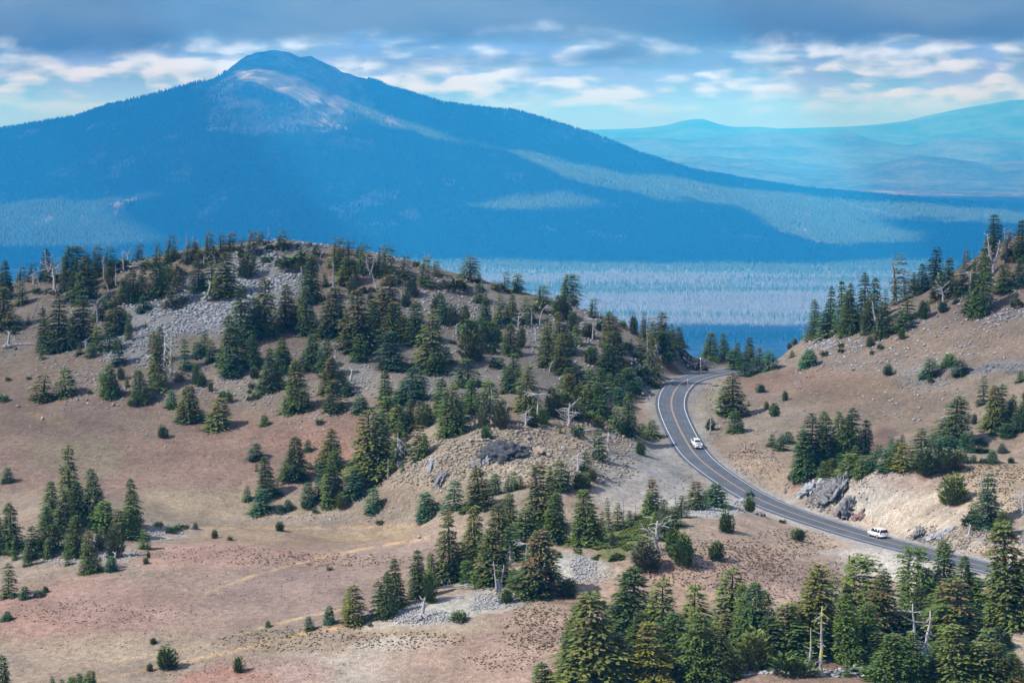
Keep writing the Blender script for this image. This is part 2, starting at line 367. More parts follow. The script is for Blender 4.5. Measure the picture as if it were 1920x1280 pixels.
# ground colours: patches of gravel, scree, herbs, with sunlit and dim slopes toned in
TAN = (.258, .200, .155)
PATCH = """
120,600,260,90,.225,.19,.16,.7 500,640,300,90,.24,.205,.175,.6 850,620,300,100,.225,.20,.18,.85 1120,680,190,90,.215,.19,.175,.85 1180,760,120,40,.22,.19,.17,.6 1750,640,280,90,.245,.21,.18,.7 1600,720,260,50,.26,.205,.16,.6
150,830,420,90,.205,.140,.110,.55 60,780,160,40,.20,.145,.12,.6 350,620,240,60,.235,.18,.135,.7 130,700,160,50,.225,.165,.12,.6 500,850,190,70,.275,.175,.135,.8 640,830,120,40,.32,.18,.13,.9 600,790,90,30,.29,.18,.14,.6
200,880,260,60,.235,.155,.125,.7 420,950,220,26,.27,.215,.15,.9 150,850,90,36,.21,.175,.12,.8
430,1045,220,22,.30,.185,.15,.8 100,1150,230,60,.285,.165,.135,.8 300,1130,220,60,.26,.175,.145,.7 560,1110,180,60,.23,.165,.145,.9 330,1210,300,26,.27,.215,.16,.8
560,1010,230,16,.26,.185,.125,.8 700,1005,90,12,.27,.20,.12,.8 760,1040,90,30,.23,.165,.145,.8
620,1250,150,34,.34,.29,.25,.9 760,1205,110,16,.36,.32,.28,.9 900,1240,170,50,.305,.21,.17,.8 960,1180,140,40,.30,.205,.165,.8 500,1255,120,30,.28,.18,.15,.7 800,1165,120,22,.30,.24,.17,.8 420,1265,80,16,.33,.17,.13,.8
790,1150,90,22,.35,.34,.325,.95 880,1130,90,16,.34,.33,.315,.95 700,1165,50,8,.36,.35,.32,.7 960,1110,70,20,.36,.34,.31,.8 1060,1065,60,26,.36,.355,.34,.95 1110,1075,60,18,.38,.36,.32,.7
870,830,150,40,.36,.30,.215,.95 960,870,160,36,.37,.31,.225,.95 1090,810,110,36,.36,.29,.21,.95 1180,830,70,24,.36,.30,.23,.9 780,885,90,26,.33,.265,.195,.8 1120,880,60,30,.36,.32,.26,.8
1220,890,90,60,.33,.325,.33,1 1290,930,70,26,.34,.33,.325,1 1160,920,50,36,.34,.31,.29,.9 1330,955,70,14,.36,.37,.37,.95 1390,935,60,14,.38,.39,.39,.9
1205,770,26,40,.40,.29,.22,.95 1218,720,20,20,.38,.27,.16,.9 1270,690,60,8,.36,.26,.16,.7 1240,668,40,12,.22,.17,.14,.8
1330,760,30,56,.41,.355,.27,1 1310,800,20,30,.40,.35,.28,.9 1345,715,20,14,.38,.32,.24,.9 1380,860,40,34,.31,.235,.17,.8 1430,800,60,40,.30,.25,.195,.7 1440,725,80,26,.29,.21,.165,.7 1500,665,60,14,.32,.25,.17,.8
1500,715,140,20,.285,.185,.135,.8 1620,740,120,30,.25,.18,.12,.7 1600,670,90,20,.25,.21,.18,.7 1700,640,200,40,.27,.20,.15,.7 1850,640,90,60,.255,.19,.145,.8 1800,560,100,40,.22,.17,.145,.8 1890,520,60,40,.20,.15,.12,.8 1650,820,26,20,.20,.125,.10,.9 1720,770,120,40,.25,.19,.145,.8 1850,790,70,30,.30,.235,.19,.7
1650,920,120,34,.385,.338,.305,1 1580,890,60,10,.36,.28,.20,.9 1700,950,110,30,.37,.35,.32,1 1780,960,110,44,.38,.32,.26,.95 1730,905,46,16,.34,.255,.215,.9 1870,880,110,20,.34,.255,.18,.9 1860,920,90,30,.34,.27,.19,.8 1830,1010,90,24,.30,.255,.22,.9 1880,1040,60,18,.32,.26,.215,.9 1620,990,40,10,.38,.27,.21,.7
1600,1025,90,16,.37,.345,.33,1 1680,1060,90,24,.35,.335,.33,1 1760,1110,70,18,.35,.325,.30,1 1850,1090,50,10,.35,.33,.31,.9 1520,1020,80,14,.36,.27,.20,.9 1440,985,90,24,.335,.245,.195,.9 1300,1100,200,50,.325,.215,.165,.9 1450,1080,140,44,.305,.215,.18,.9 1100,1180,100,50,.30,.205,.165,.8 1380,1040,90,26,.33,.225,.175,.8 1890,1200,60,60,.33,.265,.205,.9
1150,1010,66,22,.12,.14,.035,.95 1230,990,40,16,.13,.13,.04,.8 1135,1035,40,8,.13,.16,.035,.9 1030,1040,22,8,.15,.14,.06,.8
1520,1262,200,26,.20,.135,.10,.9 1700,1240,160,50,.20,.13,.095,.8 1560,1235,80,14,.22,.13,.09,.8 1300,1180,200,40,.22,.15,.12,.5
340,590,125,42,.27,.28,.29,1 500,510,80,60,.27,.28,.29,1 420,560,120,50,.27,.28,.29,1 260,645,80,36,.26,.265,.27,1 600,640,20,50,.27,.235,.20,.8 520,470,60,14,.20,.19,.19,.8 730,475,30,14,.30,.28,.26,.9 780,555,50,20,.27,.25,.23,.8 860,590,60,30,.245,.22,.20,.8 1090,590,50,14,.20,.185,.18,.8 1180,680,60,40,.20,.17,.155,.8 700,720,90,26,.30,.26,.215,.8 600,690,60,20,.29,.24,.19,.7 670,680,30,40,.30,.28,.26,.8 840,720,70,30,.26,.235,.215,.8 450,720,90,24,.28,.23,.175,.6
1310,670,50,18,.11,.11,.12,1 1270,665,30,14,.14,.14,.15,.8 1860,690,90,8,.24,.25,.26,.9 1720,710,50,16,.25,.245,.24,.7 150,1040,110,18,.30,.275,.25,.95 220,1000,110,14,.28,.25,.22,.8 300,1000,40,14,.30,.27,.24,.9
"""
LINES = [((180, 1277), (330, 1243), (434, 1220), (488, 1207), (560, 1188), (640, 1172), 3.2, (.50, .32, .13)), ((434, 1191), (520, 1168), (570, 1156), (691, 1129), 2.4, (.46, .33, .17)),
         ((380, 1113), (461, 1083), (542, 1058), (602, 1045), (705, 1023), (813, 1007), 2.6, (.46, .31, .16)), ((250, 986), (400, 990), (540, 990), (700, 988), (820, 984), 2.6, (.42, .27, .12)),
         ((400, 1205), (300, 1222), (200, 1240), 2.0, (.36, .28, .16)), ((1180, 700), (1240, 692), (1200, 712), 5.0, (.40, .26, .12)), ((1650, 884), (1730, 876), (1900, 864), 2.4, (.42, .31, .18)), ((1500, 905), (1560, 893), (1620, 888), 4, (.42, .28, .13)), ((60, 780), (120, 792), (150, 800), 6, (.27, .20, .09))]
def seg_dist(px, py, a, b_):
    ax, ay = a; bx, by = b_; t = np.clip(((px - ax) * (bx - ax) + (py - ay) * (by - ay)) / ((bx - ax) ** 2 + (by - ay) ** 2), 0, 1)
    return np.hypot(px - ax - t * (bx - ax), py - ay - t * (by - ay))
def ground_tint(X, Y, Z, fine=True):
    pr = np.stack([X, Y, Z], -1); px, py = project(pr)
    wx = fbm(X / 7, Y / 20, 41, 4) * 34; wy = fbm(X / 7, Y / 20, 43, 4) * 16
    c = np.empty(X.shape + (3,)); c[:] = TAN
    g = fbm(X / 25, Y / 40, 77, 3)[..., None]; c = c * (1 + 0.10 * g) + np.array([.02, -.005, -.008]) * fbm(X / 18, Y / 40, 78, 3)[..., None]
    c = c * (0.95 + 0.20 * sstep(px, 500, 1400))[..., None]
    if fine:
        for tok in PATCH.split():
            a_, b_, rx, ry, r_, g_, l_, st = (float(t) for t in tok.split(','))
            q = ((px + wx - a_) / rx) ** 2 + ((py + wy - b_) / ry) ** 2
            w = (st * (1 - sstep(q, 0.45, 1.6)))[..., None]; c = c * (1 - w) + np.array([r_, g_, l_]) * w
        for L in LINES:
            ps, wd, col = L[:-2], L[-2], np.array(L[-1])
            d = np.min([seg_dist(px + wx * .12, py + wy * .2, ps[i], ps[i + 1]) for i in range(len(ps) - 1)], axis=0)
            w = (0.8 * (1 - sstep(d, wd * .3, wd * 1.5)) * np.clip(0.6 + 0.9 * fbm(X / 2, Y / 6, 51, 2), 0, 1))[..., None]; c = c * (1 - w) + col * w
        # streaks running down the loose cut slope and the fill
        for (a_, b_, rx, ry) in ((1690, 930, 170, 60), (1210, 890, 110, 70)):
            w = (1 - sstep(((px - a_) / rx) ** 2 + ((py - b_) / ry) ** 2, .5, 1.2))
            u = px * 0.55 + py * 1.0
            c = c * (1 + 0.30 * w * fbm(u / 7, px / 70, 61, 3))[..., None]
    d, off, z = near_road(X, Y)
    w = (1 - sstep(d + 0.8 * fbm(X / 3, Y / 3, 8, 2), 4.6, 7.2))[..., None]; c = c * (1 - w * .85) + np.array([.325, .31, .305]) * w * .85
    lum = c.mean(-1, keepdims=True); c = lum + .84 * (c - lum)
    c = c * np.array([.99, .985, .885]) * (.82 + .46 * sstep(py, 760, 1020))[..., None]  # upper slopes dimmed, lower ones brightened: shade and sun painted into the colour
    return np.clip(c * 0.62, 0.01, 0.8)
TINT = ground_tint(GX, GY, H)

def paint_duff(x, y, r, k):
    """rust-red litter of fallen needles round a tree"""
    i0 = int((x - r - X0) / ST); i1 = int((x + r - X0) / ST) + 2; j0 = int((y - r - Y0) / ST); j1 = int((y + r - Y0) / ST) + 2
    i0 = max(i0, 0); j0 = max(j0, 0)
    if i1 <= i0 or j1 <= j0: return
    sx = GX[j0:j1, i0:i1]; sy = GY[j0:j1, i0:i1]
    if sx.size == 0: return
    q = np.hypot(sx - x, sy - y) / r + 0.5 * fbm(sx / 1.5, sy / 1.5, 71, 2)
    w = (k * (1 - sstep(q, .45, 1.05)))[..., None]
    TINT[j0:j1, i0:i1] = TINT[j0:j1, i0:i1] * (1 - w) + np.array([.118, .070, .050]) * w

def grid_faces(nx, ny, keep=None):
    i, j = np.meshgrid(np.arange(nx - 1), np.arange(ny - 1)); k = j * nx + i
    F = np.stack([k, k + 1, k + nx + 1, k + nx], -1).reshape(-1, 4)
    return F if keep is None else F[keep.ravel()]
def finish_ground():
    """one sheet: the fine part plus rings of coarser ground round it"""
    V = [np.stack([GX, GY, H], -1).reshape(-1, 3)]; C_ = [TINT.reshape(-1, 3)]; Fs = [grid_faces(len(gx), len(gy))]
    n = GX.size
    for (a0, a1, na, b0, b1, nb_) in ((X0, X1, 90, Y1, 1150, 110), (X0, X1, 90, -120, Y0, 90), (-620, X0, 70, -120, 1150, 180), (X1, 620, 70, -120, 1150, 180)):
        x = np.linspace(a0, a1, na); y = np.linspace(b0, b1, nb_); A, B = np.meshgrid(x, y)
        h = height(A, B)
        Xc = np.clip(A, -300, 300); edge = np.abs(A) > 300
        h = np.where(edge, height(Xc, B) - (np.abs(A) - 300) * .5, h)
        h = np.where(B > 820, h - (B - 820) * 2.2, h); h = np.maximum(h, -764.0)
        # meet the fine sheet exactly
        on = (A > X0 - .5) & (A < X1 + .5) & (B > Y0 - .5) & (B < Y1 + .5)
        h = np.where(on, hat(A, B) - 0.02, h)
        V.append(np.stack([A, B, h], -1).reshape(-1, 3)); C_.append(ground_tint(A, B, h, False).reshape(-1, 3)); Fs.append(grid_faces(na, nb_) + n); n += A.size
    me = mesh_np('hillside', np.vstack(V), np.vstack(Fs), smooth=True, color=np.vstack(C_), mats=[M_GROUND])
    return link('hillside_ground', me, kind='structure')
# ------------------------------------------------------------------ the far country
SKY_L = [(-2600, 330), (-1500, 320), (-800, 290), (-300, 262), (0, 236), (60, 226), (140, 214), (200, 193), (280, 175), (350, 160), (400, 148), (425, 141), (445, 126), (462, 115), (488, 106), (512, 104), (545, 109), (562, 115), (585, 113), (610, 119), (640, 134), (700, 148), (760, 168), (830, 188), (900, 197), (960, 202),
         (1010, 215), (1080, 236), (1140, 256), (1200, 281), (1260, 301), (1300, 314), (1400, 331), (1500, 346), (1600, 356), (1700, 365), (1800, 372), (1920, 380), (2200, 400), (2700, 420), (4200, 430)]
YR = 11400.0
LS = 1.7            # the far country was laid out on a map where the mountain stands 11.4 km away; it stands LS times farther and is as much larger
skx = np.array([at(a_, b_ + (2 if 420 < a_ < 640 else 7), YR)[0] for a_, b_ in SKY_L]); skz = np.array([at(a_, b_ + (2 if 420 < a_ < 640 else 7), YR)[2] for a_, b_ in SKY_L])
PLZ = -430.0
def far_h(X, Y):
    u = X * YR / np.maximum(Y, 3000.0) if False else X
    zr = np.interp(X, skx, skz); zr = zr + (np.abs(fbm(X / 130, X * 0 + 5, 61, 4)) * -22 + 4) * sstep(zr, 120, 260)
    yr = YR + 250 * fbm(X / 900, X * 0, 3, 2)
    y0 = 7150 + 250 * fbm(X / 1200, X * 0, 7, 2)
    t = np.clip((Y - y0) / (YR - y0), 0, 1)
    tb = np.clip((Y - YR) / 3000, 0, 1)
    f = np.where(Y <= YR, 0.30 * t + 0.70 * t ** 2.3, 1 - sstep(tb, 0, 1) * 0.92)
    h = PLZ + (zr - PLZ) * f
    # spur in front of the summit
    for (sx, sy_, h0, wx, wy) in ((450, 10300, 120, 420, 900), (640, 9600, 95, 520, 1000), (250, 9900, 70, 500, 900), (860, 9200, 60, 500, 900), (1150, 9700, 45, 600, 900)):
        cx = (sx - 960) / F_PX * sy_
        h = h + h0 * np.exp(-((X - cx) / wx) ** 2 - ((Y - sy_) / wy) ** 2)
    m = sstep(Y, 7400, 9000) * (1 - sstep(Y, YR - 1200, YR - 150))
    h = h + m * (np.abs(fbm(X / 520 + fbm(X / 900, Y / 900, 2) * .8, Y / 1500, 13, 4)) * -85 + 18 + fbm(X / 160, Y / 300, 19, 3) * 16)
    h = h + fbm(X / 300, Y / 300, 23, 3) * 5 + sstep(Y, 7300, 6000) * 0
    return h
# the far sheet in polar-like strips so that cells keep their size in view
ys = np.concatenate([np.arange(1000, 4500, 100), np.arange(4500, 12600, 34), np.arange(12600, 17000, 150)])
us = np.linspace(-0.40, 0.40, 620)
FX = us[None] * (ys[:, None] * 0.75 + 2500); FY = np.repeat(ys[:, None], len(us), 1)
FH = far_h(FX, FY)
pxF, pyF = project(np.stack([FX, FY, FH], -1))
def in_poly(px, py, poly):
    r = np.zeros(px.shape, bool); n = len(poly)
    for i in range(n):
        x1, y1 = poly[i]; x2, y2 = poly[(i + 1) % n]
        if y1 == y2: continue
        r ^= ((y1 > py) != (y2 > py)) & (px < (x2 - x1) * (py - y1) / (y2 - y1) + x1)
    return r
BARE = [(400, 144), (430, 130), (460, 110), (500, 96), (620, 110), (680, 142), (720, 180), (700, 200), (760, 232), (740, 246), (640, 215), (680, 250), (620, 262), (560, 246), (450, 248), (400, 232), (400, 190), (350, 175)]
wxf = fbm(FX / 250, FY / 500, 91, 4) * 50; wyf = fbm(FX / 250, FY / 500, 92, 4) * 30
bare = in_poly(pxF + wxf, pyF + wyf, BARE) & (FY > 8200)
bare2 = (fbm(FX / 120, FY / 240, 95, 3) > 0.36) & (FY > 8200)
plain = FY < 7250
farC = np.empty(FX.shape + (3,)); farC[:] = (.055, .06, .038)
farC[bare] = ((np.array([.115, .125, .125])[None, None] * (1 + 1.3 * fbm(FX / 55 + fbm(FX / 200, FY / 200, 4) * 2, FY / 520, 99, 4)[..., None])).clip(.04, .3))[bare]; farC[bare2] = (.11, .11, .10); farC[plain] = (.105, .122, .122)
green = (fbm(FX / 900, FY / 200, 97, 4) > 0.12) & plain; farC[green] = (.10, .14, .10)

def far_ground_mat():
    m_ = mat('far_forest_floor', rough=1, spec=0.0); b, p = nb(m_)
    a = b.n('ShaderNodeAttribute', attribute_name='tint'); pos = geo_pos(b)
    n = b.noise(pos, 0.012, 5, 0.65); n2 = b.noise(pos, 0.0011, 5, 0.62, 0.4); v = b.n('ShaderNodeVectorMath', operation='SCALE'); b.put(v.inputs[0], a.outputs['Color']); b.put(v.inputs['Scale'], b.m('MULTIPLY', b.sm(n, 0.3, 0.7, 0.6, 1.4), b.sm(n2, 0.35, 0.65, 0.6, 1.55)))
    b.put(p.inputs['Base Color'], v.outputs[0]); return m_
M_FAR = far_ground_mat()
me = mesh_np('valley', LS * np.stack([FX, FY, FH], -1).reshape(-1, 3), grid_faces(len(us), len(ys)), smooth=True, color=farC.reshape(-1, 3), mats=[M_FAR])
link('mountain_and_valley_terrain', me, kind='structure')

def flat_mat(name, c):
    m_ = mat(name, c, rough=1, spec=0.0); b, p = nb(m_); n = b.noise(geo_pos(b), 0.05, 4, 0.6)
    v = b.n('ShaderNodeVectorMath', operation='SCALE'); v.inputs[0].default_value = c; b.put(v.inputs['Scale'], b.sm(n, 0.3, 0.7, 0.7, 1.35)); b.put(p.inputs['Base Color'], v.outputs[0]); return m_
def forest(name, n, accept, hgt, rad, c, seed, y0, y1, power=1.0):
    r = np.random.default_rng(seed)
    y = (r.random(n) ** power) * (y1 - y0) + y0; x = (r.random(n) * 2 - 1) * (960 / F_PX * y * 1.12)
    h = far_h(x, y); px, py = project(np.stack([x, y, h], -1))
    ok = accept(x, y, px, py, r); x, y, h = x[ok], y[ok], h[ok]; m = len(x)
    hh = hgt * (0.6 + 0.8 * r.random(m)); rr = rad * (0.7 + 0.6 * r.random(m)); a = r.random(m) * 6.28
    V = np.zeros((m, 4, 3))
    for k in range(3):
        V[:, k, 0] = x + rr * np.cos(a + k * 2.094); V[:, k, 1] = y + rr * np.sin(a + k * 2.094); V[:, k, 2] = h - 1
    V[:, 3, 0] = x + rr * .2 * (r.random(m) - .5); V[:, 3, 1] = y; V[:, 3, 2] = h + hh
    b0 = np.arange(m)[:, None] * 4
    F = np.concatenate([b0 + np.array([0, 1, 3]), b0 + np.array([1, 2, 3]), b0 + np.array([2, 0, 3])])
    me = mesh_np(name, LS * V.reshape(-1, 3), F, mats=[flat_mat(name, c)])
    o = link(name, me, kind='stuff'); return o, m
def mask_mtn(x, y, px, py, r):
    w = fbm(x / 250, y / 500, 91, 4) * 50; w2 = fbm(x / 250, y / 500, 92, 4) * 30
    b = in_poly(px + w, py + w2, BARE); b2 = fbm(x / 120, y / 240, 95, 3) > 0.36
    top = in_poly(px, py, [(420, 150), (440, 90), (660, 90), (690, 150), (640, 215), (560, 190)])
    return (~b | (r.random(len(x)) < 0.16 + 0.5 * (fbm(x / 90, y / 160, 96, 3) > .15))) & (~b2 | (r.random(len(x)) < 0.3)) & ~top & (px > -60) & (px < 1990)
def mask_grn(x, y, px, py, r): return (fbm(x / 900, y / 200, 97, 4) > 0.08) & (r.random(len(x)) < 0.75) & (px > 780) & (px < 1760)
def mask_dead(x, y, px, py, r): return (fbm(x / 900, y / 200, 97, 4) < 0.2) & (px > 780) & (px < 1760)
tag(forest('mountain_forest', 125000, mask_mtn, 14, 5.0, (.045, .08, .045), 3, 7100, YR + 150)[0], 'dense dark conifer forest covering the blue mountain flanks', 'forest')
tag(forest('valley_forest', 40000, mask_grn, 12, 3.4, (.05, .09, .065), 4, 4700, 7250)[0], 'strips of living green forest on the valley floor below the mountain', 'forest')
tag(forest('burnt_forest', 110000, mask_dead, 9, 1.5, (.125, .15, .158), 5, 4700, 7250)[0], 'silver grey burnt forest covering the flat valley floor', 'forest')

# distant ranges
def ridge(name, D, prof, back, zb, col, amp, seed):
    xs = np.array([at(a_, b_, D)[0] for a_, b_ in prof]); zs = np.array([at(a_, b_, D)[2] for a_, b_ in prof])
    x = np.linspace(xs[0], xs[-1], 420); y = np.linspace(D - back, D + back * .8, 60)
    X, Y = np.meshgrid(x, y); zr = np.interp(X, xs, zs)
    t = np.where(Y < D, (Y - (D - back)) / back, 1 - (Y - D) / (back * .8)); t = np.clip(t, 0, 1)
    Z = zb + (zr - zb) * (0.35 * t + 0.65 * t * t) + fbm(X / (D * .035), Y / (D * .05), seed, 6, .56) * amp * 1.35 * (1 - t ** 6) * np.minimum(1, t * 4)
    me = mesh_np(name, LS * np.stack([X, Y, Z], -1).reshape(-1, 3), grid_faces(len(x), len(y)), smooth=True, color=np.full((X.size, 3), col), mats=[M_FAR])
    return link(name, me, kind='structure')
ridge('distant_range', 28000, [(-900, 250), (200, 248), (900, 246), (1080, 243), (1200, 240), (1250, 234), (1275, 227), (1300, 222), (1320, 222), (1345, 231), (1375, 237), (1420, 237), (1460, 240), (1540, 238), (1600, 236), (1650, 232), (1700, 226), (1740, 216), (1790, 205), (1850, 194), (1890, 187), (1950, 183), (2100, 176), (2500, 200), (3400, 250)], 5000, -430, (.035, .05, .05), 60, 5)
ridge('middle_range', 22500, [(-600, 290), (800, 280), (1100, 262), (1170, 256), (1230, 258), (1290, 262), (1360, 254), (1430, 248), (1500, 250), (1560, 252), (1600, 250), (1640, 262), (1700, 272), (1760, 262), (1830, 258), (1920, 264), (2100, 256), (2800, 290)], 3000, -430, (.045, .055, .05), 55, 15)
ridge('near_range', 18000, [(-600, 330), (900, 330), (1150, 300), (1230, 296), (1330, 292), (1420, 300), (1500, 320), (1580, 318), (1650, 306), (1720, 290), (1780, 296), (1850, 306), (1920, 300), (2100, 306), (2800, 340)], 2000, -430, (.045, .06, .055), 45, 25)
X, Y = np.meshgrid(np.linspace(-11000, 11000, 60), np.linspace(15500, 35500, 60))
me = mesh_np('plain', LS * np.stack([X, Y, X * 0 - 432], -1).reshape(-1, 3), grid_faces(60, 60), color=np.full((X.size, 3), (.09, .10, .07)), mats=[M_FAR])
link('distant_plain', me, kind='structure')
X, Y = np.meshgrid(np.linspace(-9000, 9000, 90), np.linspace(-3000, 16000, 90))
me = mesh_np('basin', LS * np.stack([X, Y, X * 0 - 447], -1).reshape(-1, 3), grid_faces(90, 90), color=np.full((X.size, 3), (.09, .10, .07)), mats=[M_FAR])
link('lowland_ground', me, kind='structure')

# ------------------------------------------------------------------ broken cloud overhead: its gaps let sun patches fall on the mountain
LIT = [[(640, 300), (680, 302), (676, 310), (650, 308)], [(405, 150), (440, 132), (500, 134), (545, 152), (600, 174), (660, 198), (740, 224), (840, 252), (900, 276), (850, 278), (760, 252), (690, 236), (650, 250), (610, 258), (560, 215), (520, 180), (480, 160), (430, 162)],
       [(900, 276), (1000, 286), (1080, 312), (1200, 326), (1300, 342), (1420, 360), (1560, 368), (1700, 380), (1990, 405), (1990, 440), (1850, 425), (1700, 412), (1670, 425), (1760, 446), (1720, 462), (1640, 458), (1540, 448), (1380, 428), (1410, 400), (1300, 385), (1180, 372), (1100, 358), (1000, 335)],
       [(740, 378), (900, 372), (1080, 362), (1140, 385), (1000, 398), (850, 392)],
       [(-80, 388), (150, 372), (300, 358), (340, 368), (210, 392), (270, 428), (330, 452), (200, 468), (-80, 470)],
       [(700, 492), (1800, 492), (1800, 608), (1200, 612), (700, 620)],
       [(1340, 376), (1440, 372), (1640, 400), (1680, 452), (1540, 470), (1420, 440)]]
CZ = 1500.0
cx = np.arange(-6500, 6500, 42.0); cy = np.arange(3300, 15500, 42.0); CX, CY = np.meshgrid(cx, cy)
dirg = -np.array([to_sun.x, to_sun.y, to_sun.z])
GXc = CX.copy(); GYc = CY.copy(); z = np.full(CX.shape, -300.0)
for it in range(6):
    t = (CZ - z) / to_sun.z; GXc = CX + dirg[0] * t; GYc = CY + dirg[1] * t; z = 0.6 * far_h(GXc, GYc) + 0.4 * z
qx, qy = project(np.stack([GXc, GYc, z], -1))
wob = fbm(GXc / 300, GYc / 500, 131, 4) * 34; wob2 = fbm(GXc / 300, GYc / 500, 133, 4) * 12
lit = np.zeros(CX.shape, bool)
for poly in LIT: lit |= in_poly(qx + wob, qy + wob2, poly)
soft = in_poly(qx + wob, qy + wob2, LIT[-3]) | in_poly(qx + wob, qy + wob2, LIT[4])
cover = np.where(lit, np.where(soft, .34, .16), 1.0)
cover = np.where((GYc < 4300), 0.0, cover)
cover = np.where(in_poly(qx, qy, [(380, 240), (330, 170), (470, 180), (640, 250), (620, 285), (420, 270)]) & ~lit, 0.58, cover)
for it in range(4):
    cover = (cover + np.roll(cover, 1, 0) + np.roll(cover, -1, 0) + np.roll(cover, 1, 1) + np.roll(cover, -1, 1)) / 5
edge_ = np.minimum(np.minimum(sstep(CX, -6500, -5000), 1 - sstep(CX, 4500, 6450)), np.minimum(sstep(CY, 3300, 3600), 1 - sstep(CY, 12500, 15400)))
cover *= edge_
def cloud_mat():
    m_ = bpy.data.materials.new('cloud_vapour'); m_.use_nodes = True; t = m_.node_tree; t.nodes.clear(); b = NB(t)
    a = b.n('ShaderNodeAttribute', attribute_name='tint'); sp = b.n('ShaderNodeSeparateColor'); b.put(sp.inputs[0], a.outputs['Color'])
    tr = b.n('ShaderNodeBsdfTransparent'); di = b.n('ShaderNodeBsdfDiffuse'); di.inputs[0].default_value = (.85, .87, .9, 1)
    tl = b.n('ShaderNodeBsdfTranslucent'); tl.inputs[0].default_value = (.5, .53, .58, 1); mx0 = b.n('ShaderNodeMixShader'); mx0.inputs[0].default_value = 0.4
    t.links.new(di.outputs[0], mx0.inputs[1]); t.links.new(tl.outputs[0], mx0.inputs[2])
    mx = b.n('ShaderNodeMixShader'); b.put(mx.inputs[0], b.sm(sp.outputs[0], 0.15, 0.85)); t.links.new(tr.outputs[0], mx.inputs[1]); t.links.new(mx0.outputs[0], mx.inputs[2])
    o = b.n('ShaderNodeOutputMaterial'); t.links.new(mx.outputs[0], o.inputs[0]); return m_
keepv = cover > 0.02
keepf = keepv[:-1, :-1] | keepv[1:, :-1] | keepv[:-1, 1:] | keepv[1:, 1:]
base = np.stack([CX, CY, CZ + fbm(CX / 500, CY / 500, 141, 4) * 40 * 1.0], -1).reshape(-1, 3)
top = base + np.array([0, 0, 1.0]) * (60 + 160 * (cover.ravel() ** 2) * (0.6 + 0.8 * np.abs(fbm(CX / 260, CY / 260, 143, 3).ravel())))[:, None]
F1 = grid_faces(len(cx), len(cy), keepf); n0 = len(base)
col = np.concatenate([cover.ravel(), cover.ravel()])[:, None].repeat(3, 1)
me = mesh_np('cloud', LS * np.vstack([base, top]), np.vstack([F1[:, ::-1], F1 + n0]), smooth=True, color=col, mats=[cloud_mat()])
link('clouds', me, kind='structure')

# a thin cloud whose soft shade lies over the left hill
ax_ = np.arange(-1750, -950, 9.0); ay_ = np.arange(-150, 260, 9.0); AX, AY = np.meshgrid(ax_, ay_)
t = (CZ + 55) / to_sun.z; hx = AX + dirg[0] * t; hy = AY + dirg[1] * t; hz = hat(hx, np.clip(hy, Y0, Y1)); qx, qy = project(np.stack([hx, hy, hz], -1))
cv = (1 - sstep(qx + 90 * fbm(hx / 40, hy / 60, 7, 3), 780, 1150)) * (1 - sstep(qy + 50 * fbm(hx / 40, hy / 60, 8, 3), 690, 800)) * .30
cv = np.maximum(cv, .30 * sstep(qx, 1560, 1700) * (1 - sstep(qy, 620, 700)))
cv *= np.minimum(sstep(AX, -1750, -1650), 1 - sstep(AX, -1050, -950)) * sstep(AY, -150, -110) * (1 - sstep(AY, 200, 255))
cv = np.where(cv > .01, .15 + cv * .7, 0)
b1 = np.stack([AX, AY, CZ + 20 + AX * 0], -1).reshape(-1, 3); F2 = grid_faces(len(ax_), len(ay_)); c2_ = np.concatenate([cv.ravel(), cv.ravel() * 0])[:, None].repeat(3, 1)
me = mesh_np('thin_cloud', np.vstack([b1, b1 + [0, 0, 45.0]]), np.vstack([F2[:, ::-1], F2 + len(b1)]), smooth=True, color=c2_, mats=[bpy.data.materials['cloud_vapour']])
link('thin_clouds', me, kind='structure')

# ------------------------------------------------------------------ the blue air
def haze():
    g = Geo(); z0, z1, y0, y1 = -452.0 * LS, 366.0 * LS, -130.0, 36000.0 * LS
    V = [(-900, y0, z0), (900, y0, z0), (22000, y1, z0), (-22000, y1, z0), (-900, y0, z1), (900, y0, z1), (22000, y1, z1), (-22000, y1, z1)]
    g.add(V, [(0, 3, 2, 1), (4, 5, 6, 7), (0, 1, 5, 4), (1, 2, 6, 5), (2, 3, 7, 6), (3, 0, 4, 7)])
    m_ = bpy.data.materials.new('air'); m_.use_nodes = True; t = m_.node_tree; t.nodes.clear()
    v = t.nodes.new('ShaderNodeVolumePrincipled'); v.inputs['Color'].default_value = (0.022, 0.318, 0.80, 1); v.inputs['Absorption Color'].default_value = (1, 1, 1, 1)
    v.inputs['Density'].default_value = HAZE_D; v.inputs['Anisotropy'].default_value = 0.0
    o = t.nodes.new('ShaderNodeOutputMaterial'); t.links.new(v.outputs[0], o.inputs['Volume'])
    ob = link('haze', g.mesh('haze', [m_]), kind='stuff'); return ob
HAZE_D = 1.35e-4 / LS
haze()
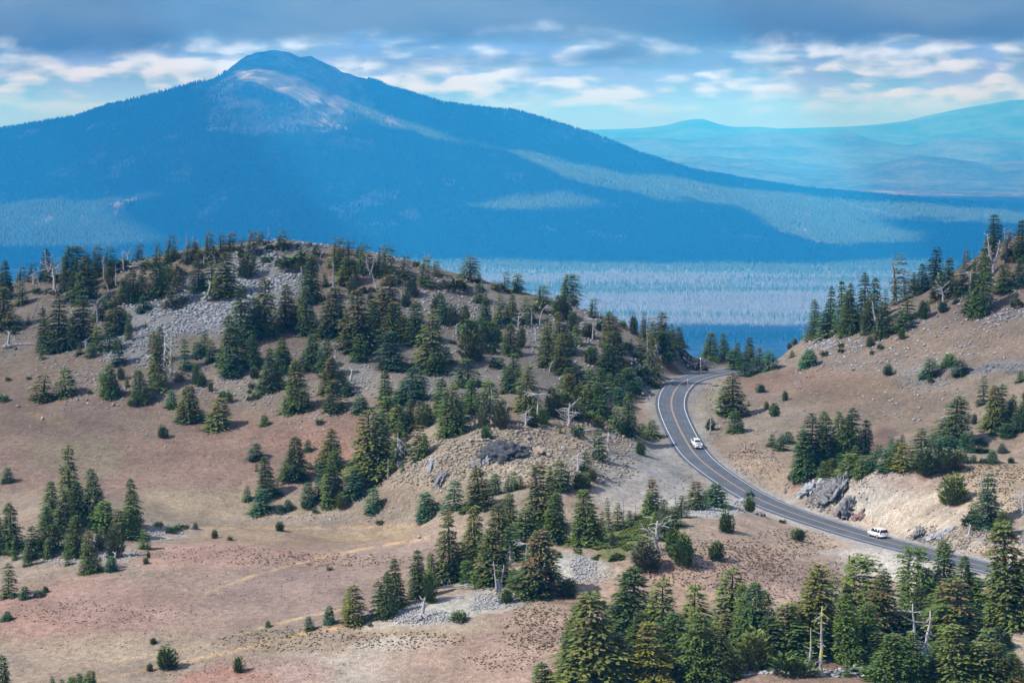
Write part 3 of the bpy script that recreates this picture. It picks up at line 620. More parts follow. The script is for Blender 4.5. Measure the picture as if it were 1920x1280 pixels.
# base x, base y, height, width in the photograph (they only say WHERE on the hillside a tree stands and how big it is), kind, tone
TREE_DATA = [
('along the left end of the ridge crest', 'trees on the left ridge crest', """
8,617,84,46,H,n 14,560,74,28,F,d 37,530,34,22,W,o 56,527,36,24,W,d 86,524,60,28,F,d 128,524,64,54,B,d 42,570,46,26,C,o 120,545,50,20,H,o 137,562,56,28,F,d 180,510,54,26,W,o 199,515,56,28,W,d 158,515,46,22,W,o 258,490,36,24,W,e 246,503,18,22,S,g 292,500,46,20,W,e 316,484,46,26,W,o 208,512,26,18,H,g 232,562,44,26,H,o 206,538,40,28,H,o 348,492,44,34,W,e 225,500,20,26,S,g 275,505,20,20,S,g 335,520,26,26,S,o 3,545,46,26,W,o 100,530,30,24,S,d 170,535,40,26,H,g"""),
('on the upper slope left of the grey scree', 'trees left of the scree', """
112,658,112,50,F,d 162,565,88,46,F,d 155,645,96,48,H,d 135,655,66,28,F,d 219,628,78,42,F,n 199,577,34,20,F,b 293,557,80,38,H,d 310,532,58,30,F,d 250,566,64,30,F,d 265,562,62,28,H,d 269,582,30,24,F,b 318,576,70,42,W,e 53,608,17,9,C,g 87,617,19,10,C,g 25,627,16,10,P,o 69,551,16,13,S,g 272,618,16,7,C,o 204,657,54,26,F,d 182,657,50,23,F,g 171,669,28,20,F,g 223,684,52,26,F,b 95,664,15,15,S,g 78,674,21,10,C,g 150,664,22,12,C,g 144,668,14,7,C,g 240,640,60,16,C,g 190,600,44,26,H,d 230,600,22,16,P,o"""),
('along the foot of the left hill', 'trees at the foot of the left hill', """
82,750,52,40,F,n 124,740,54,34,F,d 209,744,64,40,F,g 190,714,18,10,C,d 228,712,28,13,P,e 239,726,19,10,C,g 265,752,62,38,F,g 249,761,19,15,S,g 290,660,46,22,C,d 292,728,110,38,H,n 300,680,70,26,H,d 320,764,36,22,F,b 331,768,21,12,S,g 347,692,60,24,C,b 357,791,73,48,F,n 406,802,62,42,F,n 305,820,25,18,P,g 15,714,9,10,S,g 7,752,16,16,S,g 168,738,9,9,S,g 337,716,18,16,S,r 13,904,30,22,F,b 54,712,8,8,S,d"""),
('around the rocky summit', 'windswept trees on the summit', """
388,472,40,20,W,o 431,474,40,28,W,e 414,474,38,20,W,e 466,480,50,30,W,e 487,459,28,16,W,g 524,467,38,28,W,o 552,503,32,50,S,g 626,505,62,36,W,g 653,502,54,28,W,e 675,512,58,30,W,g 463,522,48,30,P,e 565,495,40,26,W,e 640,512,50,30,H,g 371,500,34,26,W,o 450,480,36,24,W,o 536,470,22,18,S,g 590,480,24,22,W,e 500,492,14,20,S,g 524,497,14,16,S,d 505,468,14,14,S,o 400,490,30,26,S,o"""),
('on the slope beside the scree', 'trees below the summit', """
371,547,56,34,F,d 397,532,46,28,F,g 425,556,88,54,H,n 585,566,90,42,F,d 610,537,28,14,F,d 656,532,54,42,H,o 497,628,112,54,H,n 536,614,84,44,F,n 575,627,94,38,H,d 628,629,94,62,F,n 452,648,118,46,H,d 432,690,104,42,F,d 474,690,66,32,F,d 438,703,42,38,F,b 467,686,48,18,C,d 480,684,44,18,C,o 412,672,20,10,C,b 672,654,116,66,F,n 675,677,54,28,F,g 659,553,38,18,P,e 697,577,32,16,P,e 384,664,46,22,F,d 370,668,30,26,F,b 399,677,42,18,F,b 411,687,26,14,F,b 367,722,44,14,P,g 378,724,30,16,P,g"""),
('in the dense stand right of the summit', 'trees on the middle of the hillside', """
726,610,100,64,F,r 737,634,72,44,H,n 778,642,82,42,F,d 735,692,76,54,H,b 812,692,118,62,L,o 836,682,36,28,F,d 818,702,44,38,F,d 829,607,54,22,C,b 846,613,46,22,P,e 822,592,44,24,P,e 875,604,38,14,P,e 899,566,36,22,F,d 912,613,58,28,F,g 917,652,52,38,P,g 878,643,48,34,P,g 887,678,60,40,P,o 940,602,52,26,F,g 962,607,58,26,F,g 985,605,52,24,F,g 957,665,60,36,F,n 933,641,22,20,S,d 917,662,22,22,S,g 977,652,42,16,P,e 850,645,8,10,S,g 768,556,36,24,P,e 762,576,30,18,P,e 700,630,70,30,F,d 690,655,50,28,H,n 866,620,40,20,P,e"""),
('on the crest right of the summit', 'trees along the descending crest', """
720,517,60,32,W,g 712,505,44,20,W,g 755,522,46,28,W,e 792,536,56,32,W,g 816,518,32,18,W,e 882,523,46,40,F,o 853,545,30,42,S,o 947,545,38,18,W,e 968,546,36,28,W,g 934,545,20,22,S,o 1012,566,34,28,W,g 1060,563,58,38,B,g 1048,592,42,40,H,g 1110,596,38,24,W,g 780,500,14,12,S,o 700,515,34,26,H,o 670,480,22,16,W,g 740,535,28,22,S,g 1075,575,20,20,S,o 900,545,14,14,S,o"""),
('on the lower hillside below the summit', 'trees on the lower hillside', """
504,730,82,36,F,d 526,688,54,24,F,g 555,768,100,48,F,n 535,700,70,34,F,g 585,690,68,44,H,d 612,705,74,34,F,d 622,738,72,42,F,n 624,768,60,38,F,n 652,741,32,20,F,b 675,773,38,26,F,b 685,771,26,16,C,g 722,760,70,32,F,g 773,753,68,60,F,b 751,752,42,22,F,b 877,724,56,44,F,d 930,690,24,24,S,d 960,722,64,36,H,g 496,797,21,17,F,g 599,796,13,13,S,g 415,752,14,14,P,e 433,755,24,11,P,g 418,741,10,14,S,g 472,728,14,13,S,d 477,709,22,16,P,g 468,737,9,8,S,g 467,752,11,8,S,g 480,747,12,15,S,g 488,742,9,9,S,g 395,735,20,9,P,e"""),
('in the belt above the central grove', 'trees in the central belt', """
985,774,98,50,L,o 845,817,104,60,L,g 883,772,66,38,H,l 921,770,62,34,F,g 907,803,54,22,P,e 936,802,56,28,P,e 768,792,48,24,H,n 785,802,54,26,H,n 730,802,62,40,F,g 741,806,50,30,F,o 690,898,138,92,L,o 712,870,100,50,H,d 786,861,68,36,F,n 748,832,44,22,F,g 757,858,54,20,C,g 738,884,56,18,C,g 756,885,24,9,C,b 912,825,28,18,P,g 945,792,48,28,H,o 955,738,54,34,F,d 1018,796,34,20,P,l 1035,778,54,26,P,o 865,790,56,34,F,g 800,800,46,24,P,o 1000,800,30,22,P,o 760,815,50,30,F,d 828,775,70,40,F,g 900,780,50,30,F,d"""),
('on the open basin floor', 'trees scattered over the open basin', """
482,860,33,28,F,b 555,898,84,48,F,d 576,846,24,15,F,d 581,879,15,10,F,g 618,878,80,46,H,n 499,931,80,40,F,d 481,883,17,9,C,g 465,938,30,17,F,l 488,960,48,36,F,b 526,930,10,11,S,g 526,961,16,15,F,b 540,956,20,17,F,b 591,962,11,9,S,g 578,946,46,26,F,b 575,953,18,16,S,b 597,934,68,21,F,b 626,937,98,40,F,g 614,950,66,25,F,g 664,931,56,36,F,b 640,953,32,21,P,o 700,912,28,13,P,o 699,958,48,30,F,b 711,984,10,12,S,g 798,969,51,36,F,b 852,955,60,34,F,b 525,995,18,16,P,g 866,965,11,10,S,g 402,1009,17,11,P,o 431,1013,10,9,S,g 618,1069,9,10,S,o"""),
('on the rocky mound at left', 'trees on the left mound', """
22,1032,96,42,F,d 0,1037,76,34,F,d 133,968,140,48,H,o 98,987,90,40,F,g 118,1002,94,42,H,e 144,980,82,42,F,d 86,1037,94,42,F,d 182,972,100,44,F,d 248,987,96,34,F,d 242,1009,66,38,F,g 197,992,60,40,F,g 59,1047,66,28,F,d 29,1049,40,13,C,g 53,1060,48,19,C,d 90,1046,40,18,C,d 146,1042,82,42,F,g 167,1073,84,38,F,n 190,1032,40,22,P,o 214,1047,70,32,P,e 208,1071,32,22,F,b 271,1029,42,20,F,g 128,1060,28,13,C,g 273,1057,14,10,P,g 278,1046,13,8,P,g 225,1005,56,30,F,e 110,1030,50,30,F,g"""),
('on the lower left slope', 'small trees on the lower left slope', """
297,986,11,15,S,g 321,999,18,17,S,b 332,995,12,11,S,b 350,990,9,9,S,g 366,991,13,11,F,b 340,991,10,11,S,b 16,1118,68,27,F,d 48,1123,27,20,F,b 73,1119,16,18,S,b 85,1110,13,11,P,o 14,1162,18,18,F,b 287,1207,12,12,P,o 281,1258,17,10,P,e 314,1253,47,34,P,g 450,1260,34,17,P,g 6,1292,72,28,F,d 168,1293,40,28,F,g 135,1292,26,22,F,g 150,1292,34,18,F,d 98,1292,28,12,F,g 115,1292,22,15,F,g 503,1176,13,11,F,g"""),
('near the pale stones, lower centre', 'trees beside the pale stones', """
580,1181,28,18,F,b 617,1169,37,22,F,b 661,1168,78,40,F,o 649,1150,46,20,F,o 709,1159,76,27,F,g 724,1160,94,33,F,d 748,1138,98,38,F,g 788,1120,96,38,F,d 810,1104,74,30,H,l 806,1130,62,24,P,g 679,1170,12,9,P,g 694,1174,8,8,S,g 860,1165,26,26,S,l 945,1131,30,22,P,g 962,1102,42,20,F,g 1066,1118,38,28,P,g"""),
('in the big central grove', 'trees in the central grove', """
899,950,78,54,F,n 929,927,44,24,F,b 952,916,30,15,C,b 965,918,38,17,C,g 977,916,26,12,C,g 1010,988,126,64,H,n 1030,992,104,46,H,o 1040,1020,104,50,F,g 1031,902,32,14,C,g 1052,915,56,32,F,g 1099,912,30,18,F,g 1085,917,34,24,P,e 1096,1018,108,60,H,l 1127,999,46,12,C,d 842,1092,146,46,H,n 890,1062,122,50,H,o 932,1047,108,58,F,n 957,1002,84,42,H,o 920,1090,108,64,F,n 862,1082,74,40,F,o 1016,1114,130,80,F,r 985,1020,70,44,F,d 905,1075,70,40,F,d 875,1095,50,26,F,g 1115,1020,50,24,P,r 960,1050,70,40,F,d"""),
('on the hillside above the lava', 'trees right of the central belt', """
1029,686,78,34,F,o 1028,642,54,26,F,o 1050,662,80,38,F,n 1056,699,78,42,F,o 1076,622,42,20,P,e 1082,647,42,18,F,g 1102,632,28,22,P,o 1144,653,72,40,F,n 1153,642,52,22,F,o 1151,692,76,46,F,d 1138,708,66,44,F,d 1203,637,56,15,W,e 1188,627,38,14,P,e 1168,616,18,12,S,g 1178,657,24,15,S,g 1200,676,46,28,F,g 1217,716,124,32,W,n 1238,652,70,34,H,n 1250,678,62,40,H,d 1260,642,38,14,C,d 1275,652,44,26,H,o 1108,681,34,26,P,g 1082,732,52,36,F,d 1010,586,26,24,S,o 1056,596,34,28,P,o 1127,620,20,18,P,e 1095,735,30,22,F,g"""),
('in the green thicket left of the road bend', 'trees beside the road bend', """
1117,778,66,40,F,g 1137,782,40,30,F,b 1100,772,54,26,F,g 1126,734,48,24,F,g 1143,742,44,22,F,g 1158,740,44,22,F,d 1167,726,38,13,F,d 1186,723,26,16,F,b 1195,737,34,24,F,b 1160,757,34,26,F,b 1182,742,32,24,F,b 1205,725,12,14,S,g 1178,814,84,36,F,g 1156,811,52,24,F,g 1203,818,28,24,F,g 1222,818,34,26,F,g 1201,852,28,17,P,g 1083,819,26,22,S,g 1050,812,16,7,C,g 1122,804,26,20,P,o 1124,862,64,26,F,d 1096,882,40,22,F,g 1083,787,34,24,P,e 1105,787,18,24,S,g 1068,748,52,32,H,y 1107,742,56,28,F,g 1203,707,26,22,S,b 1228,707,16,17,S,g 1216,721,10,14,S,g 1229,727,10,14,S,g 1188,723,28,15,F,b 1090,760,44,28,P,o 1060,770,40,28,P,g 1110,900,24,18,P,e 1048,782,40,26,F,o 1175,712,26,18,F,g"""),
('around the green mat below the road', 'trees by the green mat', """
1226,964,72,30,F,r 1213,967,48,26,F,g 1142,994,66,14,C,d 1158,992,54,22,F,n 1180,978,24,14,F,b 1304,956,58,32,F,n 1318,952,36,18,F,b 1343,948,46,38,F,b 1328,942,28,18,F,g 1278,969,44,26,F,n 1248,988,56,26,H,e 1262,988,42,32,F,d 1245,1012,46,32,F,d 1150,1024,32,12,P,e 1213,1066,54,50,P,e 1266,1044,58,30,P,g 1279,1060,62,40,P,g 1343,1050,38,28,P,l 1361,998,44,25,P,g 1404,958,30,21,P,g 1406,931,12,14,S,b 1493,1012,24,24,P,g 1467,980,8,12,S,g 1196,975,16,16,S,g 1230,985,30,18,F,g"""),
('behind the top of the road bend', 'trees behind the road bend', """
1330,664,52,36,H,g 1358,666,50,24,H,g 1380,674,40,18,H,d 1403,678,52,24,F,d 1424,667,38,17,F,e 1435,666,32,18,F,g 1377,694,42,32,F,g 1396,704,26,28,F,b 1419,698,33,26,F,b 1442,692,35,28,F,b 1405,686,38,20,F,g 1388,690,34,20,F,b 1485,670,15,11,F,g 1480,641,14,9,P,o 1489,638,15,9,P,e"""),
('on the tan slope right of the road bend', 'trees on the slope right of the bend', """
1375,783,88,52,F,n 1360,776,54,32,F,g 1377,810,44,28,F,g 1386,809,26,18,F,g 1424,736,18,15,P,g 1471,751,20,10,P,g 1438,767,16,8,P,l 1453,781,27,17,P,g 1403,762,12,6,C,g 1665,703,22,15,P,g 1745,718,12,10,S,g 1447,837,26,16,F,b 1463,844,34,26,F,b 1478,830,24,20,F,b 1516,687,34,30,F,b 1333,806,22,18,P,o 1742,704,36,32,F,b 1779,685,24,28,F,g 1804,701,30,32,F,b 1913,716,24,16,F,g 1843,868,12,12,S,b"""),
('in the dark grove on the shelf at right', 'trees in the right hand grove', """
1520,888,118,50,F,d 1505,895,96,50,H,d 1552,870,104,42,F,d 1572,867,102,40,F,g 1598,860,100,46,F,d 1622,854,72,32,F,d 1587,864,92,38,F,d 1540,880,90,40,F,d 1492,905,20,12,C,g 1787,834,96,64,F,d 1727,864,66,40,F,d 1744,856,48,24,F,b 1763,854,40,24,F,b 1779,857,46,34,F,b 1809,849,44,26,F,b 1820,848,44,15,F,b 1692,877,50,36,F,y 1730,888,50,42,P,e 1760,882,46,38,P,e 1734,892,24,20,P,l 1790,880,38,28,P,e 1484,900,16,12,S,g"""),
('in the young row edging the shelf', 'young firs along the shelf', """
1543,894,34,18,F,g 1560,892,38,22,F,g 1575,887,42,22,F,b 1594,891,46,40,F,g 1619,888,38,34,F,g 1606,872,40,22,F,g 1637,881,36,24,F,b 1660,880,44,30,F,b 1674,877,46,25,F,g 1672,852,36,18,F,b 1691,842,30,14,F,b 1682,850,30,14,F,d 1644,860,30,12,F,d 1652,858,28,11,F,d 1830,849,14,18,S,b 1845,848,12,20,S,b 1838,833,16,22,S,b 1825,867,16,14,F,b 1810,868,20,15,F,b 1860,868,27,20,F,b 1897,868,12,12,P,g 1879,848,18,16,F,b 1887,818,26,27,F,b 1862,816,9,12,S,b 1826,795,22,10,P,e 1705,885,20,16,S,g"""),
('at the right edge above the shelf', 'trees at the right edge', """
1843,758,56,22,F,b 1866,798,82,44,F,n 1879,782,66,30,F,d 1896,790,52,18,P,e 1915,806,84,30,F,d 1788,942,58,46,P,l 1782,947,8,8,S,g 1853,990,108,50,H,b 1815,986,24,22,S,d 1880,1010,56,40,H,o 1888,1175,210,84,H,n 1898,1249,28,22,P,l 1740,1110,50,12,C,d 1825,978,30,22,S,d 1868,985,30,26,S,g 1918,1160,120,50,F,d"""),
('on the steep crest at upper right', 'trees on the right hand crest', """
1527,634,76,30,F,g 1546,634,54,34,F,g 1557,617,84,25,F,d 1579,622,100,28,F,d 1597,624,96,29,F,d 1590,627,84,40,F,g 1622,612,104,32,F,d 1636,614,98,32,F,d 1655,629,64,36,F,g 1630,624,64,32,F,o 1693,617,42,34,F,g 1660,592,52,18,F,g 1680,570,96,38,W,e 1698,552,54,22,W,e 1714,542,42,20,H,d 1728,550,58,27,F,d 1752,537,76,38,H,d 1778,547,68,31,H,d 1803,550,54,30,F,d 1808,512,48,18,W,e 1826,527,54,28,W,d 1839,589,114,40,F,g 1827,582,64,36,F,d 1862,467,68,36,F,d 1845,492,50,22,W,e 1884,487,60,30,W,e 1916,482,72,34,F,d 1885,542,50,38,H,g 1910,532,50,32,H,d 1906,577,22,21,S,g 1791,569,20,11,C,d 1767,585,22,17,P,g 1745,569,32,9,C,g 1731,599,38,20,P,g 1691,636,22,12,P,g 1631,650,24,12,P,g 1650,656,13,11,S,g 1635,665,10,9,S,g 1577,651,12,11,S,g 1577,661,10,11,S,g 1546,667,13,14,S,e 1700,600,50,30,F,g 1765,560,40,34,S,o"""),
('in the foreground forest, left part', 'trees in the foreground forest', """
1015,1302,68,32,F,g 1108,1304,200,98,H,o 1085,1240,118,52,H,o 1183,1215,164,80,F,d 1165,1205,140,44,F,d 1241,1222,148,68,L,g 1300,1228,142,68,L,l 1162,1304,112,64,F,g 1210,1302,130,76,L,y 1228,1255,96,30,F,b 1308,1275,138,60,F,g 1343,1276,108,54,F,g 1367,1190,134,68,L,l 1362,1205,64,30,F,r 1396,1198,112,42,F,g 1416,1230,150,52,F,d 1436,1220,122,44,F,g 1415,1256,82,52,P,o 1370,1302,56,40,P,o 1265,1250,110,60,F,d 1200,1240,100,60,H,d 1135,1290,90,60,F,d"""),
('in the foreground forest, middle part', 'trees in the middle of the foreground forest', """
1478,1236,112,72,H,o 1516,1220,172,78,H,o 1525,1210,136,62,H,o 1490,1240,76,62,F,g 1470,1267,48,36,S,g 1502,1264,38,36,S,g 1555,1185,118,38,W,d 1600,1180,146,74,B,g 1588,1240,136,50,F,l 1620,1230,108,54,F,g 1650,1208,148,64,H,n 1685,1210,70,64,F,d 1668,1312,100,64,H,g 1704,1308,104,50,F,g 1640,1245,68,64,H,g 1755,1257,44,48,S,b 1587,1287,36,13,C,g 1612,1264,18,26,S,b 1450,1240,80,44,F,d 1540,1230,80,46,F,d"""),
('in the foreground forest, right part', 'trees at the right of the foreground forest', """
1700,1155,136,58,B,g 1768,1140,136,62,F,g 1806,1155,122,42,F,d 1815,1155,88,46,F,g 1833,1154,78,37,F,g 1794,1230,156,92,L,n 1772,1206,120,54,F,g 1792,1295,126,72,H,o 1855,1266,94,52,F,g 1870,1214,42,32,F,b 1868,1314,96,58,H,n 1835,1304,96,54,F,o 1725,1180,90,46,H,d 1760,1280,80,50,F,d 1820,1220,90,46,F,d"""),
]
SNAG_DATA = [
('on the left ridge crest', 'dead trees on the left crest', """62,534,36,g 80,547,42,l,- 92,527,56,f 102,545,68,g 118,522,42,l 60,597,42,l 218,540,42,s 206,547,26,l,- 195,524,44,s 183,605,58,g 36,545,30,g 232,510,40,s 262,505,26,o 338,518,30,f 292,540,20,l 240,485,30,g 350,478,40,s 322,480,34,l 270,470,20,s"""),
('on the slope left of the scree', 'dead trees on the left slope', """160,656,32,g 48,648,16,o 14,652,34,u 308,714,84,p 322,704,92,k 92,636,18,o 130,565,26,g 180,560,34,f"""),
('around the summit rocks', 'dead trees around the summit', """367,478,34,f 382,502,34,g 480,464,26,a 505,455,30,s 475,480,34,g 492,480,14,l 520,480,18,l 545,492,24,s 585,482,16,s 594,494,26,l 566,545,44,s 626,548,56,s 617,535,40,l,- 390,564,40,u 694,524,44,f 715,488,30,s 706,545,36,l,- 404,500,26,a,- 518,500,24,o 560,552,20,o 655,530,24,g 640,470,24,g"""),
('on the hillside right of the summit', 'dead trees right of the summit', """740,535,20,a 804,535,36,s 800,500,26,f 855,628,32,g 850,594,16,l 913,567,34,s 900,598,28,l 927,602,40,s 972,617,42,g 997,614,36,s 990,608,26,f 1012,614,40,a 1004,640,30,g 955,690,20,s 922,688,26,g 745,650,20,o 985,626,16,o"""),
('above and beside the dark lava outcrop', 'dead trees above the lava outcrop', """922,775,46,s 944,795,44,f 943,770,32,l 985,800,46,g 1007,793,62,T 1066,800,66,g 1110,776,36,l 1112,858,62,g 1140,845,56,g 1083,885,56,g 1095,815,30,o 890,800,36,g 905,780,30,f 1030,702,26,a 1111,638,46,T 1124,600,34,a 1112,682,34,g 1156,672,32,T 1174,650,20,o 1228,670,34,p 896,830,22,o 1063,915,34,u 1105,900,14,o 1150,590,14,s"""),
('below the lava outcrop in the middle', 'dead trees in the middle', """745,878,66,p 728,898,38,k 700,912,16,o 804,770,26,g 656,722,34,u 738,850,24,g 425,745,18,o 775,880,12,u"""),
('in the central grove and beside it', 'dead trees in the central grove', """1230,1034,96,g 1168,986,64,s 1192,972,32,s 1272,968,44,f 790,1160,44,u 840,1110,40,o 935,1110,58,t 985,1068,56,T 956,1062,42,p 210,1044,42,p 68,1042,34,l 868,1085,36,p 213,1060,28,u 1150,1036,16,l,-"""),
('near the road and on the right hand slopes', 'dead trees on the right', """1332,814,38,s 1395,848,24,u,r 1358,792,10,o 1793,878,38,f 1850,960,70,f 1916,965,66,g 1490,908,26,l,- 1645,622,56,f 1768,570,48,g 1818,550,44,T 1862,515,70,f 1888,472,44,f 1815,1010,30,u 1846,1015,24,u 1715,615,20,o 1680,555,50,s 1808,530,36,g 1900,545,30,g 1510,640,24,a,- 1452,810,10,u 1370,790,8,u"""),
('in the foreground forest', 'dead trees in the foreground', """1540,1282,136,k 1519,1284,92,k 1726,1250,120,t 1650,1206,80,p 1565,1228,40,s 1610,1244,26,o 1668,1232,30,u 1285,1270,40,g 1478,1170,50,k 1556,1160,60,k 1500,1240,26,o 1345,1290,22,o 1690,1150,40,p 1108,1302,50,p 1230,1240,50,g 1685,1135,30,k"""),
]
# ------------------------------------------------------------------ conifers: crowns of many small needle sprays round a trunk
def spray(rng, c, d, L, Wd, out):
    """one flat diamond of needles: centre-start c, direction d"""
    d = d / (np.linalg.norm(d) + 1e-9); up = np.array([0, 0, 1.]) + rng.normal(0, .34, 3); s = np.cross(d, up); s /= np.linalg.norm(s) + 1e-9
    s = s * Wd; e = c + d * L; m_ = c + d * L * .45
    out.append((c, m_ - s, e, m_ + s))
def crown_mesh(kind, seed):
    rng = np.random.default_rng(seed); q = []; w = []       # quads in metres for a tree about 12 m tall, 4.6 m wide
    def leaf(c, d, L, Wd, br, tip): spray(rng, c, d, L, Wd, q); w.append((br, tip))
    Ht, R = 12.0, 2.3
    small = kind == 'smallfir'; big = 1.9 if small else (1.16 if kind in ('hemlock', 'layered', 'windbig') else 1.05)
    if kind in ('fir', 'hemlock', 'column', 'layered', 'wind', 'windbig', 'smallfir'):
        nl = {'smallfir': 15, 'fir': 30, 'hemlock': 26, 'column': 28, 'layered': 22, 'wind': 19, 'windbig': 22}[kind]; bare = {'smallfir': .0, 'wind': .06, 'windbig': .16, 'fir': .02, 'hemlock': .07, 'column': .03, 'layered': .05}[kind]
        gap = {'smallfir': .07, 'wind': .20, 'windbig': .06, 'fir': .09, 'hemlock': .10, 'column': .06, 'layered': .10}[kind]
        ph = rng.random(6) * 6.28
        lean = rng.normal(0, .15, 2)
        for li in range(nl):
            t = (li + rng.random() * .7) / nl                  # 0 top .. 1 bottom
            z0 = Ht * (1 - t * (1 - bare)) - .15
            if kind == 'column': r = R * (t ** .55) * (1.0 if t < .85 else .9)
            elif kind == 'hemlock': r = R * (.12 + .88 * t ** .8) * (.72 + .5 * rng.random())
            elif kind == 'layered': r = R * (.10 + .9 * t ** .7) * (.82 + .3 * rng.random())
            elif kind == 'wind': r = R * (.22 + .78 * t ** .75) * (.55 + .75 * rng.random())
            elif kind == 'windbig': r = R * (.25 + .75 * math.sin(math.pi * min(1, t * .75 + .1))) * (.8 + .35 * rng.random())
            else: r = R * (t ** .60) * (.80 + .34 * rng.random()) * (1 if t < .93 else .93)
            nbq = int(6 + 9 * t + (4 if kind == 'fir' else 2)); a0 = rng.random() * 6.28
            for bi in range(nbq):
                if rng.random() < gap: continue
                a = a0 + bi * 6.283 / nbq + rng.normal(0, .16)
                asym = 1 + .24 * math.sin(a + ph[0] + 3 * t) + .10 * math.sin(2 * a + ph[1] - 6 * t) + (.50 * math.cos(a) if kind.startswith('wind') else 0)
                L = r * asym * (.74 + .32 * rng.random()) + .12
                dh = np.array([math.cos(a), math.sin(a), 0]); sl = np.array([-math.sin(a), math.cos(a), 0])
                rise = .45 if t < .25 else ((.16 if small else .02) if t < .6 else -.10); droop = .30 + .15 * rng.random()
                bough_tone = rng.random(); tipw = rng.random() ** 1.3 * (1.0 - .55 * t)  # each bough gets its own random tone
                ns = max(2, int(L / (.40 if small else .21)))
                for k in range(ns):
                    s = (k + .6 + rng.random() * .5) / ns
                    if s < .22 and t > .15: continue
                    p0 = np.array([lean[0] * (1 - t) + (.9 * (1 - t) ** 2 if kind.startswith('wind') else 0), lean[1] * (1 - t), z0]) + dh * L * s + np.array([0, 0, rise * L * s - droop * L * s * s]) + sl * rng.normal(0, .10 + .10 * L * s * .5)
                    for sd_ in ((-1, 1) if s < .95 else (0,)):
                        d = dh * (.75 + .3 * rng.random()) + sl * sd_ * (.55 + .4 * rng.random()) + np.array([0, 0, -.28 + .18 * rng.normal()])
                        leaf(p0, d, big * (.30 + .28 * rng.random() + .06 * t), big * (.085 + .06 * rng.random()), .52 * bough_tone + .20 * rng.random() + .28 * s, tipw * (.85 + .25 * rng.random()))
                    if rng.random() < .6: leaf(p0, dh * .6 + sl * rng.normal(0, .5) + np.array([0, 0, .55]), .30, .09, .6 + .4 * rng.random(), tipw)
        for k in range(12 if not small else 7): leaf(np.array([lean[0], lean[1], Ht - .9 + .07 * k]), np.array([rng.normal(0, .3), rng.normal(0, .3), 1.0]), .34 * big, .06 * big, .8, .6)
    elif kind == 'pine':                                        # young bushy pine: upswept shoots in an egg-shaped crown
        tops = [(0, 0, 1.0)] + [(rng.normal(0, .75), rng.normal(0, .75), .72 + .22 * rng.random()) for _ in range(3)]
        for (tx, ty, th) in tops:
            lump = rng.random(5) * 6.28
            for k in range(300):
                t = rng.random() ** .75; z = Ht * th * (1 - t) + .2
                r = R * (.92 if (tx or ty) == 0 else .62) * math.sin(min(1.0, t * 1.12 + .03) * 2.35) ** .8 if t < .97 else R * .6
                a = rng.random() * 6.283; rr = r * (.55 + .45 * rng.random() ** .5); kx = 1 - .7 * t * 0
                rr *= 1 + .22 * math.sin(3 * a + lump[0] + 5 * t) + .16 * math.sin(5 * a + lump[1] - 9 * t); c = np.array([tx * kx + rr * math.cos(a), ty * kx + rr * math.sin(a), z])
                d = np.array([math.cos(a) * .6, math.sin(a) * .6, .9 + .3 * rng.normal()])
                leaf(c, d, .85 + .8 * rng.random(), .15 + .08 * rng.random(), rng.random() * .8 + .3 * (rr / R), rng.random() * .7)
    elif kind == 'shrub':
        for k in range(330):
            a = rng.random() * 6.283; u = rng.random(); el = math.asin(u); rr = (.6 + .4 * rng.random()) * (1 + .22 * math.sin(3 * a + seed))
            c = np.array([R * rr * math.cos(a) * math.cos(el), R * rr * math.sin(a) * math.cos(el), Ht * .8 * rr * math.sin(el) * (1 + .25 * math.sin(2 * a + seed * 2)) + .1])
            leaf(c, np.array([math.cos(a) * .6, math.sin(a) * .6, .8]), 1.6 + 1.4 * rng.random(), .26, rng.random(), rng.random() * .7)
    Q = np.array(q).reshape(-1, 3); Wt = np.repeat(np.array(w), 4, 0)
    Q = Q / np.array([2 * R, 2 * R, Ht])                         # unit height, unit width
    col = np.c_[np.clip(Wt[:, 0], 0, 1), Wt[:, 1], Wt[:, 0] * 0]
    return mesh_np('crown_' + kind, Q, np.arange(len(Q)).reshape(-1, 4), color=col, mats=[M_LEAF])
def trunk_mesh(kind, seed):
    rng = np.random.default_rng(seed + 500); g = Geo()
    top = {'fir': .96, 'column': .93, 'hemlock': .95, 'layered': .92, 'pine': .7, 'wind': .9, 'windbig': .92, 'shrub': .35, 'smallfir': .9}[kind]
    r0 = {'fir': .055, 'column': .08, 'hemlock': .07, 'layered': .055, 'pine': .05, 'wind': .075, 'windbig': .09, 'shrub': .05, 'smallfir': .05}[kind]
    z = np.linspace(-.04, top, 9); x = np.cumsum(rng.normal(0, .006 if kind not in ('wind', 'windbig') else .022, 9)) + (.05 * z if kind.startswith('wind') else 0)
    g.tube(np.c_[x, x * .5, z], r0 * (1 - .9 * (z / top).clip(0, 1)) + .004, 7)
    nb_ = {'hemlock': 16, 'wind': 14, 'windbig': 14, 'layered': 8}.get(kind, 5)
    for i in range(nb_):                                        # bare spars
        zz = rng.uniform(.08, min(.85, top - .06)); a = rng.random() * 6.28; L = rng.uniform(.16, .42) * (1 if kind != 'fir' else .8) * (1.1 - .7 * zz)
        s = np.linspace(0, 1, 4); d = rng.uniform(-.2, .45 if kind.startswith('wind') else .05)
        xb = float(np.interp(zz, z, x)); g.tube(np.c_[xb + math.cos(a) * L * s, xb * .5 + math.sin(a) * L * s, zz + (d * L * .4) * s - .03 * s * s], .010 * (1 - .8 * s) + .002, 4)
    return g.mesh('trunk_' + kind, [M_BARK])
KINDS = {'F': ('fir', 7), 'H': ('hemlock', 7), 'C': ('column', 3), 'P': ('pine', 4), 'W': ('wind', 6), 'B': ('windbig', 2), 'S': ('shrub', 3), 'L': ('layered', 3), 'f': ('smallfir', 6)}
